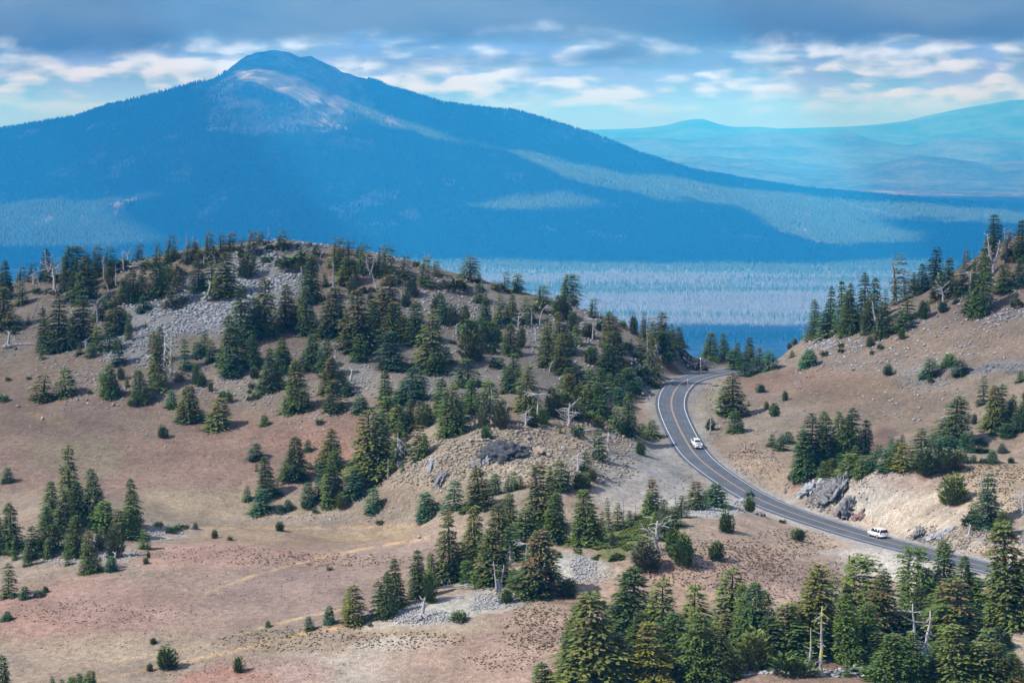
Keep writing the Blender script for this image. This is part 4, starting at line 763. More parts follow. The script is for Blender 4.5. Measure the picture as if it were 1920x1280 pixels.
CROWNS = {k: [(crown_mesh(n, 10 * i + ord(k)), trunk_mesh(n, 10 * i + ord(k))) for i in range(c)] for k, (n, c) in KINDS.items()}
TONE = {'g': (.070, .115, .020), 'd': (.050, .086, .020), 'b': (.046, .104, .038), 'o': (.092, .116, .022), 'n': (.074, .104, .020), 'y': (.15, .145, .020), 'e': (.092, .112, .044), 'l': (.090, .142, .024), 'r': (.066, .106, .020)}
BROWN = {'g': .12, 'd': .05, 'b': .0, 'o': .20, 'n': .42, 'y': .2, 'e': .22, 'l': .1, 'r': .62}
NAME = {'F': 'fir_tree', 'H': 'hemlock_tree', 'C': 'narrow_fir_tree', 'P': 'young_pine', 'W': 'windswept_pine', 'B': 'storm_bent_hemlock', 'S': 'shrub', 'L': 'broad_fir_tree'}
CAT = {'F': 'fir tree', 'H': 'hemlock tree', 'C': 'fir tree', 'P': 'young pine', 'W': 'windswept pine', 'B': 'hemlock tree', 'S': 'shrub', 'L': 'fir tree'}
WORD = {'g': 'green', 'd': 'dark green', 'b': 'blue-green', 'o': 'olive', 'n': 'brown-tinged', 'y': 'yellow-green', 'e': 'grey-green', 'l': 'bright green', 'r': 'brown-topped'}
NOUN = {'F': 'dense fir', 'H': 'open hemlock', 'C': 'narrow fir', 'P': 'young pine', 'W': 'windswept pine', 'B': 'storm-bent hemlock', 'S': 'low shrub', 'L': 'broad layered fir'}
ORD = ['', 'first', 'second', 'third', 'fourth', 'fifth', 'sixth', 'seventh', 'eighth', 'ninth', 'tenth', 'eleventh', 'twelfth', 'thirteenth', 'fourteenth', 'fifteenth', 'sixteenth', 'seventeenth', 'eighteenth', 'nineteenth', 'twentieth']
def ordinal(n): return ORD[n] if n <= 20 else ('twenty-' + ORD[n - 20] if n < 30 else ('thirtieth' if n == 30 else 'thirty-' + ORD[n - 30]))
LAST = {}
def size_word(h): return 'tiny' if h < 1.8 else 'small' if h < 4 else 'medium' if h < 8 else 'tall'

SECTIONS = TREE_DATA
DENSE = {'along the left end of the ridge crest', 'on the upper slope left of the grey scree', 'on the slope beside the scree', 'in the dense stand right of the summit', 'on the lower hillside below the summit', 'in the belt above the central grove', 'on the hillside above the lava', 'in the foreground forest, left part', 'in the foreground forest, middle part', 'in the foreground forest, right part'}
_made = 0
def plant_all():
    global _made
    rng = np.random.default_rng(5)
    for where, group, rows in SECTIONS:
        items = []
        for tok in rows.split():
            x, y, h, w, t, c = tok.split(',')
            items.append([float(x), float(y), float(h), float(w), t, c])
        if where in DENSE:                                       # the smaller hemlocks that fill the clumps
            for it in list(items):
                if it[4] in 'FHW' and it[2] > 40 and rng.random() < (.75 if 'foreground' in where else .36):
                    items.append([it[0] + rng.choice([-1, 1]) * rng.uniform(.28, .6) * it[3], it[1] + rng.uniform(-7, 5), it[2] * rng.uniform(.5, .8), it[3] * rng.uniform(.6, .85), 'H', rng.choice(list('gdgo'))])
        items.sort(key=lambda r: r[0])
        count = {}
        for it in items: count[it[4]] = count.get(it[4], 0) + 1
        seen = {}
        for (x, y, h, w, t, c) in items:
            g = ground_at(x, y); sc_ = F_PX / g[1]; hm = h / sc_; wm = w / sc_
            hm *= .985; wm *= 1.17 if (y > 1150 and x > 1000) else 1.0; wm *= {'F': 1.30, 'W': 1.4, 'P': 1.05, 'S': 1.0, 'B': 1.1, 'H': 1.27, 'L': 1.22}.get(t, 1.2)
            tt = 'f' if (t in 'FC' and hm < 7.2) else t; v = int(rng.integers(len(CROWNS[tt]))); cm, tm = CROWNS[tt][v]
            root = empty(NAME[t], (g[0], g[1], g[2] - .05 * min(hm, 4)))
            flip = rng.random() * 6.283 if t not in 'WB' else rng.normal(0, .4)
            root.scale = (wm, wm, hm); root.rotation_euler = (rng.normal(0, .035), rng.normal(0, .045), flip)
            cr = link('crown', cm, root); tk = link('trunk', tm, root)
            k = .78 + .44 * rng.random(); tr, tg, tb = TONE[c]; j = rng.normal(0, .05, 3)
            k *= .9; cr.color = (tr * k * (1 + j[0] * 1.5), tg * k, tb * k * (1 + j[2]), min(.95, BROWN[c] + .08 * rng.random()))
            tk.color = (.17, .15, .14, 0.0) if t in 'WHB' else (.11, .085, .07, 0.0)
            seen[t] = seen.get(t, 0) + 1; n = seen[t]
            if count[t] == 1: lab = f"{size_word(hm)} {WORD[c]} {NOUN[t]} {where}"
            else: lab = f"{WORD[c]} {NOUN[t]}, {ordinal(n)} from left {where}"
            if len(lab.split()) < 15 and count[t] > 1: lab = size_word(hm) + ' ' + lab
            tag(root, lab, CAT[t], group)
            if hm > 1.2: paint_duff(g[0] + .2 * wm, g[1], max(1.3, .68 * wm), .7 if hm > 2 else .5)
            _made += 1
plant_all()

# ------------------------------------------------------------------ dead trees: silver trunks with broken branches
def snag_meshes(kind, seed):
    """unit height; returns trunk mesh, branches mesh"""
    r = np.random.default_rng(seed); g = Geo(); b = Geo(); s = np.linspace(0, 1, 8)
    def br(p, a, up, L, rad, sub=2, curl=0.0):
        t = np.linspace(0, 1, 5); d = np.array([math.cos(a), math.sin(a), 0])
        pts = p + d * (L * t)[:, None] + np.array([0, 0, 1]) * (up * L * t + curl * L * t * t)[:, None] + r.normal(0, .012 * L * 4, (5, 3)) * t[:, None]
        b.tube(pts, rad * (1 - .8 * t) + .0015, 4)
        for _ in range(sub):
            u = r.uniform(.35, .9); q = pts[int(u * 4)]
            br(q, a + r.choice([-1, 1]) * r.uniform(.4, 1.0), up + r.normal(0, .4), L * r.uniform(.3, .5), rad * .5, 0, curl)
    def stem(path, r0, r1): g.tube(path, r0 + (r1 - r0) * np.linspace(0, 1, len(path)), 7)
    if kind in ('spike', 'lichen', 'lean'):
        lx = .0 if kind != 'lean' else .45
        path = np.c_[lx * s + np.cumsum(r.normal(0, .008, 8)), np.cumsum(r.normal(0, .006, 8)), s - .03]; stem(path, .035, .006)
        for i in range(26 if kind != 'lean' else 14):
            z = r.uniform(.18, .95); k = int(z * 7); br(path[k] * (1 - (z * 7 - k)) + path[min(k + 1, 7)] * (z * 7 - k), r.random() * 6.28, r.normal(-.25, .3), r.uniform(.06, .20) * (1.15 - .6 * z), .007, 1)
    elif kind in ('fork', 'twin'):
        path = np.c_[s * 0, s * 0, s * .38 - .03]; stem(path, .046, .032)
        for sg, hh in ((-1, 1.0), (1, .86)):
            path = np.c_[sg * (.04 + .14 * s ** .7) + r.normal(0, .006, 8), r.normal(0, .006, 8), (.02 if kind == 'twin' else .3) + s * (hh - (.02 if kind == 'twin' else .3))]; stem(path, .04, .008)
            for i in range(18): br(path[int(r.uniform(0, 7.5))], r.random() * 6.28, r.normal(.1, .4), r.uniform(.06, .18), .008, 1)
    elif kind == 'gnarled':
        path = np.c_[np.cumsum(r.normal(0, .02, 8)), s * 0, s * .62 - .03]; stem(path, .050, .018)
        for i in range(13): br(path[int(r.uniform(2, 7.9))], r.random() * 6.28, r.uniform(-.1, 1.1), r.uniform(.2, .46), .013, 3, -.15)
        for i in range(6): br(path[0] + [0, 0, .06], r.random() * 6.28, -.12, r.uniform(.1, .2), .014, 1, -.2)
    elif kind == 'arch':
        path = np.c_[.55 * s ** 2.2, s * 0, np.sin(s * 1.75) * .98 - .02]; stem(path, .035, .006)
        for i in range(9): br(path[int(r.uniform(2, 7.9))], r.normal(0, .9), r.uniform(-.4, .4), r.uniform(.08, .28), .009, 1)
    elif kind == 'tee':
        path = np.c_[s * .04, s * 0, s * .86 - .03]; stem(path, .035, .020)
        for i in range(6): br(path[7], r.choice([0, 3.14]) + r.normal(0, .3), r.uniform(.05, .35), r.uniform(.25, .45), .016, 2, -.25)
    elif kind == 'stump':
        path = np.c_[.15 * s, s * 0, s * .9 - .05]; stem(path, .12, .035)
        for i in range(9): br(np.array([0, 0, .22]), r.random() * 6.28, -.35, r.uniform(.25, .5), .05, 1, -.1)
        for i in range(4): br(path[6], r.random() * 6.28, .8, r.uniform(.15, .3), .03, 1)
    elif kind == 'log':
        path = np.c_[-.75 + 1.5 * s, .15 * np.sin(s * 3), .16 + .10 * s]; stem(path, .06, .025)
        for i in range(12): br(path[int(r.uniform(0, 7.9))], r.random() * 6.28, r.uniform(-.1, 1.0), r.uniform(.2, .6), .03, 2)
    elif kind == 'spray':                                       # fan of drooping bare branches
        path = np.c_[s * .02, s * 0, s - .03]; stem(path, .03, .006)
        for i in range(30): z = r.uniform(.3, .9); br(path[int(z * 7)], r.random() * 6.28, r.uniform(-1.0, -.2), r.uniform(.15, .36), .009, 2, -.2)
    return g.mesh('snag_trunk_' + kind, [M_BARK]), b.mesh('snag_branches_' + kind, [M_BARK])
SK = {'s': 'spike', 'k': 'lichen', 'l': 'lean', 'f': 'fork', 't': 'twin', 'g': 'gnarled', 'a': 'arch', 'T': 'tee', 'u': 'stump', 'o': 'log', 'p': 'spray'}
SNAG = {k: [snag_meshes(n, 7 * i + ord(k)) for i in range(3 if k in 'sglf' else 2)] for k, n in SK.items()}
SW = {'s': 'straight silver dead trunk', 'k': 'dead trunk with yellow lichen', 'l': 'leaning silver dead trunk', 'f': 'forked silver dead tree', 't': 'twin-stemmed silver dead tree', 'g': 'gnarled silver dead tree', 'a': 'arching dead tree', 'T': 'flat-topped dead tree', 'u': 'weathered grey stump', 'o': 'fallen bleached log', 'p': 'bare drooping dead branches'}
SN = {'s': 'dead_trunk', 'k': 'lichen_covered_snag', 'l': 'leaning_snag', 'f': 'forked_snag', 't': 'twin_snag', 'g': 'gnarled_snag', 'a': 'arching_snag', 'T': 'flat_topped_snag', 'u': 'stump', 'o': 'fallen_log', 'p': 'bare_branched_snag'}
def snags():
    rng = np.random.default_rng(17)
    for where, group, rows in SNAG_DATA:
        items = sorted([tok.split(',') for tok in rows.split()], key=lambda r: float(r[0])); cnt = {}; seen = {}
        for it in items: cnt[it[3]] = cnt.get(it[3], 0) + 1
        for it in items:
            x, y, h, k = float(it[0]), float(it[1]), float(it[2]), it[3]; flip = len(it) > 4 and it[4] == '-'
            g = ground_at(x, y); hm = 1.04 * h * g[1] / F_PX; v = int(rng.integers(len(SNAG[k]))); tm, bm = SNAG[k][v]
            root = empty(SN[k], (g[0], g[1], g[2] - .03)); root.scale = (hm, hm, hm); root.rotation_euler = (0, 0, (math.pi if flip else 0) + rng.normal(0, .3))
            a = link('trunk', tm, root); b_ = link('branches', bm, root)
            lum = .85 + .3 * rng.random(); c = (.29 * lum, .292 * lum, .295 * lum, 1.0 if k == 'k' else 0.0)
            if len(it) > 4 and it[4] == 'r': c = (.26, .18, .12, 0)
            a.color = c; b_.color = c
            seen[k] = seen.get(k, 0) + 1
            lab = f"{SW[k]}, " + (f"{ordinal(seen[k])} from left {where}" if cnt[k] > 1 else where)
            tag(root, lab, 'fallen log' if k == 'o' else 'stump' if k == 'u' else 'dead tree', group)
snags()
# ------------------------------------------------------------------ road
def strip(name, o0, o1, dz, m_, skirt=0.0, d0=0, d1=None, wob=0):
    idx = np.arange(d0, d1 or len(RC)); n = len(idx)
    offs = [o0, o1]; V = []
    for k, o_ in enumerate(offs):
        p = RC[idx] + RN[idx] * o_; p[:, 2] += BANK[idx] * o_ + dz; V.append(p)
    F = [(i, i + 1, n + i + 1, n + i) for i in range(n - 1)]
    if skirt:
        a = V[0] - RN[idx] * .3 - [0, 0, skirt]; b_ = V[1] + RN[idx] * .3 - [0, 0, skirt]; V += [a, b_]
        F += [(2 * n + i, 2 * n + i + 1, i + 1, i) for i in range(n - 1)] + [(n + i, n + i + 1, 3 * n + i + 1, 3 * n + i) for i in range(n - 1)]
    me = mesh_np(name, np.vstack(V), np.array(F)[:, ::-1], mats=[m_]); me.flip_normals() if False else None
    return me
def asphalt():
    m_ = mat('asphalt', (.05, .054, .06), .85, spec=.3); b, p = nb(m_); pos = geo_pos(b)
    n = b.noise(pos, .35, 4, .6); n2 = b.noise(pos, 9, 3, .7)
    k = b.m('MULTIPLY', b.sm(n, .3, .7, .82, 1.2), b.sm(n2, .3, .7, .85, 1.15)); v = b.n('ShaderNodeVectorMath', operation='SCALE'); v.inputs[0].default_value = (.056, .066, .078); b.put(v.inputs['Scale'], k)
    a = b.n('ShaderNodeAttribute', attribute_name='tint'); b.put(p.inputs['Base Color'], b.mix(1.0, v.outputs[0], a.outputs['Color'], 'MULTIPLY')); return m_
def paint(name, c):
    m_ = mat(name, c, .6); b, p = nb(m_); n = b.noise(geo_pos(b), 3, 4, .7)
    b.put(p.inputs['Base Color'], b.mix(b.sm(n, .35, .75, 0, .45), (*c, 1), (c[0] * .6, c[1] * .6, c[2] * .6, 1))); return m_
def road_mesh(m_):
    offs = np.array([-3.75, -3.45, -2.9, -2.35, -1.9, -1.4, -.9, -.45, 0, .45, .9, 1.4, 1.9, 2.35, 2.9, 3.45, 3.75]); n = len(RC); k = len(offs)
    worn = np.array([.8, .85, .95, 1.02, 1.13, .97, 1.13, 1.0, .93, 1.0, 1.13, .97, 1.13, 1.02, .95, .85, .8])      # polished wheel paths are paler
    wob = .10 * fbm(ss / 3.0, ss * 0 + 2, 5, 3)
    P3 = RC[:, None] + RN[:, None] * offs[None, :, None]; P3[:, :, 2] += BANK[:, None] * offs[None]
    P3[:, 1] += RN * wob[:, None]; P3[:, -2] += RN * wob[::-1, None]
    P3[:, 0, 2] -= .25; P3[:, -1, 2] -= .25
    col = worn[None] * (1 + .10 * fbm(np.repeat(ss[:, None], k, 1) / 9, np.repeat(offs[None], n, 0) / 3, 6, 3))
    i, j = np.meshgrid(np.arange(k - 1), np.arange(n - 1)); q = j * k + i
    return mesh_np('road', P3.reshape(-1, 3), np.stack([q, q + 1, q + k + 1, q + k], -1).reshape(-1, 4), color=col.reshape(-1, 1).repeat(3, 1), mats=[m_])
road = link('road', road_mesh(asphalt()), kind='structure')
mw = paint('white_road_paint', (.40, .43, .44)); my = paint('yellow_road_paint', (.30, .21, .115))
link('road_marking_edge_line', strip('line', -3.02, -2.86, .014, mw), kind='structure'); link('road_marking_edge_line', strip('line', 2.86, 3.02, .014, mw), kind='structure')
link('road_marking_centre_line', strip('line', -.19, -.05, .014, my), kind='structure'); link('road_marking_centre_line', strip('line', .05, .19, .014, my), kind='structure')

# ------------------------------------------------------------------ rocks
def rock_geo(rng, rad, sub=1, sq=.7, ang=1.0):
    """one faceted boulder"""
    import bmesh as _b
    bm = _b.new(); _b.ops.create_icosphere(bm, subdivisions=sub, radius=1.0)
    V = np.array([v.co[:] for v in bm.verts]); F = np.array([[v.index for v in f.verts] for f in bm.faces]); bm.free()
    for _ in range(15):                                         # chip planes off
        n = rng.normal(0, 1, 3); n /= np.linalg.norm(n); d = rng.uniform(.36, .74); s = V @ n; V = V - np.outer(np.maximum(s - d, 0) * ang, n)
    V = V * (1 + .035 * rng.normal(0, 1, (len(V), 1))) * np.array([1, rng.uniform(.6, 1), sq * rng.uniform(.7, 1.1)]) * rad
    a = rng.random() * 6.28; R = np.array([[math.cos(a), -math.sin(a), 0], [math.sin(a), math.cos(a), 0], [0, 0, 1]])
    return V @ R.T, F
ROCKS = [rock_geo(np.random.default_rng(i), 1.0, 1) for i in range(10)]
def stones(name, regions, m_, label, seed):
    rng = np.random.default_rng(seed); Vs = []; Fs = []; n = 0
    for (a_, b_, rx, ry, cnt, s0, s1) in regions:
        # spread over the ground inside the patch
        c = ground_at(a_, b_); k = 0; tries = 0
        c0 = [ground_at(a_ + rx * math.cos(t), b_ + ry * math.sin(t)) for t in np.linspace(0, 6.28, 9)[:-1]]
        xs = [p[0] for p in c0]; yy = [p[1] for p in c0]
        x = rng.uniform(min(xs), max(xs), cnt * 6); y = rng.uniform(min(yy), max(yy), cnt * 6); z = hat(x, y)
        px, py = project(np.stack([x, y, z], -1)); q = ((px - a_) / rx) ** 2 + ((py - b_) / ry) ** 2
        dr, _, _ = near_road(x, y)
        ok = np.where((q < rng.uniform(.4, 1.15, len(x))) & (dr > 5.4) & (fbm(x / 4, y / 7, seed, 3) > -.25))[0][:cnt]
        for i in ok:
            V, F = ROCKS[rng.integers(10)]; s = 1.25 * s0 * (s1 / s0) ** (rng.random() ** 1.7); a = rng.random() * 6.28
            R = np.array([[math.cos(a), -math.sin(a), 0], [math.sin(a), math.cos(a), 0], [0, 0, 1]])
            Vs.append((V * s) @ R.T + [x[i], y[i], z[i] + s * .15]); Fs.append(F + n); n += len(V)
    me = mesh_np(name, np.vstack(Vs), np.vstack(Fs), mats=[m_]); o = link(name, me, kind='stuff'); o['label'] = label; return o
stones('scree_stones', [(340, 590, 130, 42, 3600, .11, .75), (500, 510, 84, 62, 3000, .11, .85), (430, 560, 120, 50, 2800, .11, .75), (255, 648, 84, 40, 1700, .11, .65), (560, 465, 60, 14, 300, .2, .8), (720, 480, 40, 16, 300, .15, .6), (610, 640, 30, 60, 400, .12, .4)], M_SCREE, 'grey talus stones on the left hillside', 1)
stones('loose_stones', [(120, 620, 160, 70, 700, .12, 0.62), (500, 700, 180, 60, 979, .1, 0.53), (1130, 700, 120, 70, 979, .1, 0.62), (960, 680, 140, 60, 700, .1, 0.56), (1250, 650, 50, 30, 364, .12, 0.62), (1560, 700, 140, 50, 364, .1, 0.56), (700, 500, 120, 24, 560, .12, 0.62), (620, 960, 160, 24, 224, .08, 0.38), (1320, 1020, 120, 60, 280, .06, 0.31), (150, 500, 160, 30, 280, .12, 0.75), (1880, 1000, 60, 30, 280, .1, 0.62), (210, 720, 120, 50, 588, .10, 0.56), (90, 650, 100, 60, 224, .1, 0.62), (620, 760, 160, 40, 308, .1, 0.50), (800, 560, 120, 50, 1260, .12, 0.62), (900, 620, 150, 60, 979, .1, 0.56), (1060, 600, 90, 50, 700, .1, 0.62), (700, 710, 120, 40, 700, .08, 0.44), (840, 720, 70, 30, 364, .1, 0.50), (450, 720, 110, 40, 336, .1, 0.44), (1720, 640, 200, 60, 700, .1, 0.69), (1860, 560, 80, 60, 700, .12, 0.75), (1560, 650, 60, 20, 420, .12, 0.62), (1640, 680, 200, 24, 140, .12, 0.56), (1730, 760, 140, 40, 154, .1, 0.62), (1450, 780, 90, 60, 364, .08, 0.38), (1300, 720, 30, 40, 84, .1, 0.50), (740, 960, 160, 24, 84, .12, 0.62), (300, 800, 280, 60, 168, .08, 0.44), (1400, 860, 60, 30, 168, .08, 0.38)], M_SCREE, 'loose grey stones scattered over the slopes', 2)
stones('bright_stones', [(250, 700, 180, 50, 260, .12, .5), (1750, 640, 220, 50, 300, .12, .55), (1060, 620, 140, 60, 260, .1, .45), (640, 790, 160, 30, 70, .1, .45), (720, 700, 130, 50, 260, .1, .4), (1450, 790, 90, 60, 90, .1, .35), (860, 870, 130, 50, 260, .12, .5), (1720, 760, 160, 50, 60, .12, .55), (1570, 650, 60, 20, 120, .12, .5)], M_PALEROCK, 'pale weathered stones dotted over the slopes', 7)
stones('cut_rubble', [(1565, 925, 80, 44, 900, .1, .5), (1520, 920, 50, 26, 400, .1, .45), (950, 850, 90, 40, 500, .1, .45), (1290, 675, 60, 26, 500, .1, .4), (1740, 1003, 60, 20, 300, .1, .4), (820, 885, 50, 30, 200, .1, .4)], M_BLUEROCK, 'broken grey rubble around the road cut and the outcrops', 6)
stones('tan_stones', [(870, 830, 150, 46, 2210, .10, 0.69), (960, 880, 150, 40, 1700, .10, 0.56), (1080, 820, 120, 50, 1530, .1, 0.62), (1140, 860, 60, 50, 850, .1, 0.56), (800, 890, 80, 34, 612, .1, 0.62), (1260, 900, 80, 50, 272, .06, 0.38), (1690, 940, 180, 50, 102, .08, 0.35), (1600, 890, 50, 10, 102, .08, 0.38), (1850, 790, 60, 20, 204, .1, 0.50), (1830, 1010, 90, 24, 714, .1, 0.62)], M_TANROCK, 'tan and buff stones on the middle slope', 3)
stones('pale_stones', [(790, 1150, 90, 22, 1300, .08, 0.37), (880, 1130, 90, 16, 780, .08, 0.35), (1060, 1065, 60, 28, 910, .08, 0.35), (1105, 1080, 50, 14, 260, .08, 0.28), (960, 1110, 70, 20, 338, .08, 0.33), (1330, 955, 74, 16, 1040, .08, 0.37), (1390, 935, 62, 14, 1040, .08, 0.37), (150, 1042, 110, 20, 910, .08, 0.42), (300, 1000, 44, 14, 338, .1, 0.39), (1500, 1268, 130, 16, 546, .12, 0.66), (1620, 1265, 60, 20, 260, .12, 0.66), (1742, 1130, 26, 16, 104, .1, 0.55)], M_PALEROCK, 'pale broken stones in patches on the lower slopes', 4)
stones('blue_grey_stones', [(1860, 692, 90, 10, 900, .14, .5), (1730, 716, 60, 18, 260, .14, .45), (1180, 690, 60, 30, 200, .1, .4), (1225, 735, 18, 10, 60, .15, .4)], M_BLUEROCK, 'blue-grey rock rubble on the right hand slope', 5)

from mathutils import noise as mnoise
def outcrop(name, px, py, wpx, hpx, n, m_, label, seed, big=.34, tall=.8, cat='rock outcrop', lean=0):
    """a jointed rock mass standing out of the slope: cells pushed in and out, edges broken"""
    import bmesh as _b
    rng = np.random.default_rng(seed); c = ground_at(px, py + hpx * .35); sc_ = F_PX / c[1]; W = .86 * wpx / sc_; Hh = .86 * hpx / sc_
    bm = _b.new(); _b.ops.create_icosphere(bm, subdivisions=5, radius=1.0); V = np.array([v.co[:] for v in bm.verts]); F = np.array([[v.index for v in f.verts] for f in bm.faces]); bm.free()
    sx, sy, sz = W * .52, max(W * .20, Hh * .7), Hh * .52
    P0 = V * [sx, sy, sz]; cell = max(.7, W / (3 + n * .28)); out = np.empty_like(P0); o3 = Vector(rng.normal(0, 50, 3))
    for i, p in enumerate(P0):
        q = Vector((p[0], p[1] * 1.1, p[2] * .8)) / cell + o3
        q2 = q + Vector((mnoise.noise(q * .7), mnoise.noise(q * .7 + Vector((9, 0, 0))), 0)) * .5
        d, pt = mnoise.voronoi(q2); h = mnoise.cell(pt[0] * 3.1); big_ = mnoise.fractal(q * .35, 1.0, 2.0, 4)
        k = 1 + (.34 * (h - .2) + .30 * big_ - .16 * max(0.0, 1 - (d[1] - d[0]) * 5)) * min(1.0, 2.4 * cell / max(sx, 1)) * 2.3
        out[i] = p * np.array([1 + (k - 1) * .55, k, k])
    x = out[:, 0] + c[0]; y = out[:, 1] + c[1] + sy * .35; z = out[:, 2] + hat(x, y) * .75 + (c[2] + .12 * sz) * .25 - sz * .05
    me = mesh_np(name, np.stack([x, y, z], 1) - c, F, mats=[m_]); o = link(name, me); o.location = (c[0], c[1], c[2]); tag(o, label, cat); return o
outcrop('rock_outcrop', 950, 840, 118, 48, 34, M_LAVA, 'dark lava outcrop in the tan slope at the centre', 1, .36)
outcrop('rock_outcrop', 903, 866, 40, 18, 7, M_BLUEROCK, 'grey blocks at the left foot of the dark lava outcrop', 2)
outcrop('rock_outcrop', 1012, 845, 50, 20, 8, M_TANROCK, 'pale rocks at the right end of the dark lava outcrop', 3)
outcrop('rock_outcrop', 1292, 672, 80, 40, 40, M_LAVA, 'dark jointed lava knob above the road bend', 4, .34, .9)
outcrop('rock_outcrop', 1566, 916, 74, 52, 26, M_BLUEROCK, 'blue-grey rock ribs in the road cut, left of the brown block', 5, .32, .9)
outcrop('rock_outcrop', 1520, 915, 60, 30, 20, M_SCREE, 'grey broken rocks at the left end of the road cut', 6, .30)
outcrop('rock_outcrop', 1590, 948, 44, 46, 9, M_BLUEROCK, 'large smooth grey block at the right end of the road cut', 7, .36, 1.0)
outcrop('rock_outcrop', 1612, 968, 26, 14, 4, M_REDROCK, 'brown block beside the grey road cut rocks', 8)
outcrop('rock_outcrop', 1725, 1000, 26, 26, 8, M_BLUEROCK, 'grey rock knob above the road right of the white car', 9, .36, 1.0)
outcrop('rock_outcrop', 1765, 1000, 60, 20, 14, M_SCREE, 'low rubble ridge running right from the grey knob', 10)
outcrop('rock_outcrop', 580, 460, 60, 16, 16, M_LAVA, 'dark jagged rocks on the very summit of the left hill', 11, .3, .7)
outcrop('rock_outcrop', 1210, 738, 26, 16, 7, M_SCREE, 'small heap of grey rocks left of the road bend', 12)
outcrop('rock_outcrop', 1345, 722, 36, 8, 8, M_BLUEROCK, 'dark rocks lining the inside of the road bend', 13)
outcrop('rock_outcrop', 1425, 962, 34, 12, 9, M_BLUEROCK, 'grey rocks at the road edge above the pale slope', 14)
outcrop('rock_outcrop', 1388, 938, 54, 12, 12, M_PALEROCK, 'pale grey rocks heaped beside the road edge', 15)
outcrop('rock_outcrop', 1560, 1262, 60, 18, 9, M_BLUEROCK, 'slate blue slabs among the foreground trees', 16)
outcrop('rock_outcrop', 812, 866, 24, 18, 5, M_SCREE, 'grey boulder cluster on the slope left of the lava outcrop', 17)
outcrop('rock_outcrop', 830, 892, 34, 24, 7, M_BLUEROCK, 'slabby grey rocks below the boulder cluster', 18)
BOULD = [(800, 869, 14, 'S', 'grey boulder on the tan slope left of the lava'), (828, 925, 10, 'P', 'pale boulder between the firs below the tan slope'), (785, 1009, 13, 'P', 'white boulder by the edge of the open basin'), (619, 976, 11, 'P', 'pale boulder on the basin floor near two firs'), (702, 1199, 8, 'P', 'small white pointed rock on the lower slope'), (1678, 696, 9, 'B', 'grey boulder on the upper right slope'),
         (1683, 665, 12, 'B', 'largest grey boulder beneath the right hand crest'), (1804, 608, 10, 'P', 'pale boulder beneath the crest at upper right'), (1758, 595, 10, 'B', 'bluish boulder left of the pale boulder'), (1900, 574, 12, 'P', 'white angular boulder near the right edge'), (1670, 819, 12, 'B', 'blue-grey boulder in the hollow behind the young firs'), (1722, 773, 9, 'B', 'grey boulder on the right hand flat'),
         (1770, 741, 10, 'R', 'brown-grey boulder on the right hand flat'), (1600, 695, 11, 'B', 'dark boulder left of the grey boulder on the slope'), (1305, 830, 5, 'P', 'small white stone on the road shoulder'), (1187, 825, 12, 'P', 'pale block beside the fill slope'), (1055, 842, 14, 'P', 'grey-white boulder right of the lava outcrop'), (30, 656, 12, 'L', 'black boulder on the left slope'), (122, 664, 7, 'P', 'white boulder below the tall dark firs'), (275, 582, 11, 'P', 'pale boulder at the upper edge of the scree'), (285, 573, 14, 'B', 'grey slab at the upper edge of the scree'),
         (33, 764, 12, 'R', 'brown boulder at left on the open slope'), (80, 787, 14, 'P', 'flat pale rock on the open slope at left'), (58, 729, 14, 'P', 'whitish rock left of the two trimmed firs'), (122, 760, 10, 'B', 'grey rock under the pair of firs at left'), (220, 760, 10, 'B', 'grey rock right of the pair of firs'), (5, 752, 12, 'B', 'bluish rock at the left edge'), (566, 791, 8, 'B', 'grey boulder below the dense firs'), (596, 797, 7, 'B', 'grey boulder beside a tiny fir'), (516, 818, 7, 'B', 'small bluish rock on the open slope'),
         (605, 766, 12, 'L', 'black rock between the two large firs'), (1530, 1070, 7, 'B', 'small bluish rock on the reddish slope'), (1540, 1061, 5, 'L', 'small dark rock on the reddish slope'), (1553, 1056, 7, 'P', 'white rock on the reddish slope'), (1810, 1027, 14, 'B', 'blue boulder above the road at right'), (1397, 978, 7, 'B', 'small blue rock below the pale road edge rocks'), (985, 1003, 8, 'P', 'pale rock in the central grove'), (1265, 915, 9, 'B', 'grey rock half way down the fill slope'), (1230, 1048, 6, 'P', 'small pale rock by the round pine'), (1735, 1110, 30, 'P', 'white slab among the foreground trees')]
BM = {'S': M_SCREE, 'P': M_PALEROCK, 'B': M_BLUEROCK, 'R': M_REDROCK, 'L': M_LAVA}
for i, (a_, b_, w, k, lab) in enumerate(BOULD):
    c = ground_at(a_, b_); V, F = rock_geo(np.random.default_rng(900 + i), .5 * w * c[1] / F_PX, 2, .75)
    o = link('boulder', mesh_np('boulder', V, F, mats=[BM[k]])); o.location = (c[0], c[1], c[2] + .12 * w * c[1] / F_PX); tag(o, lab, 'boulder', 'boulders on the slopes')

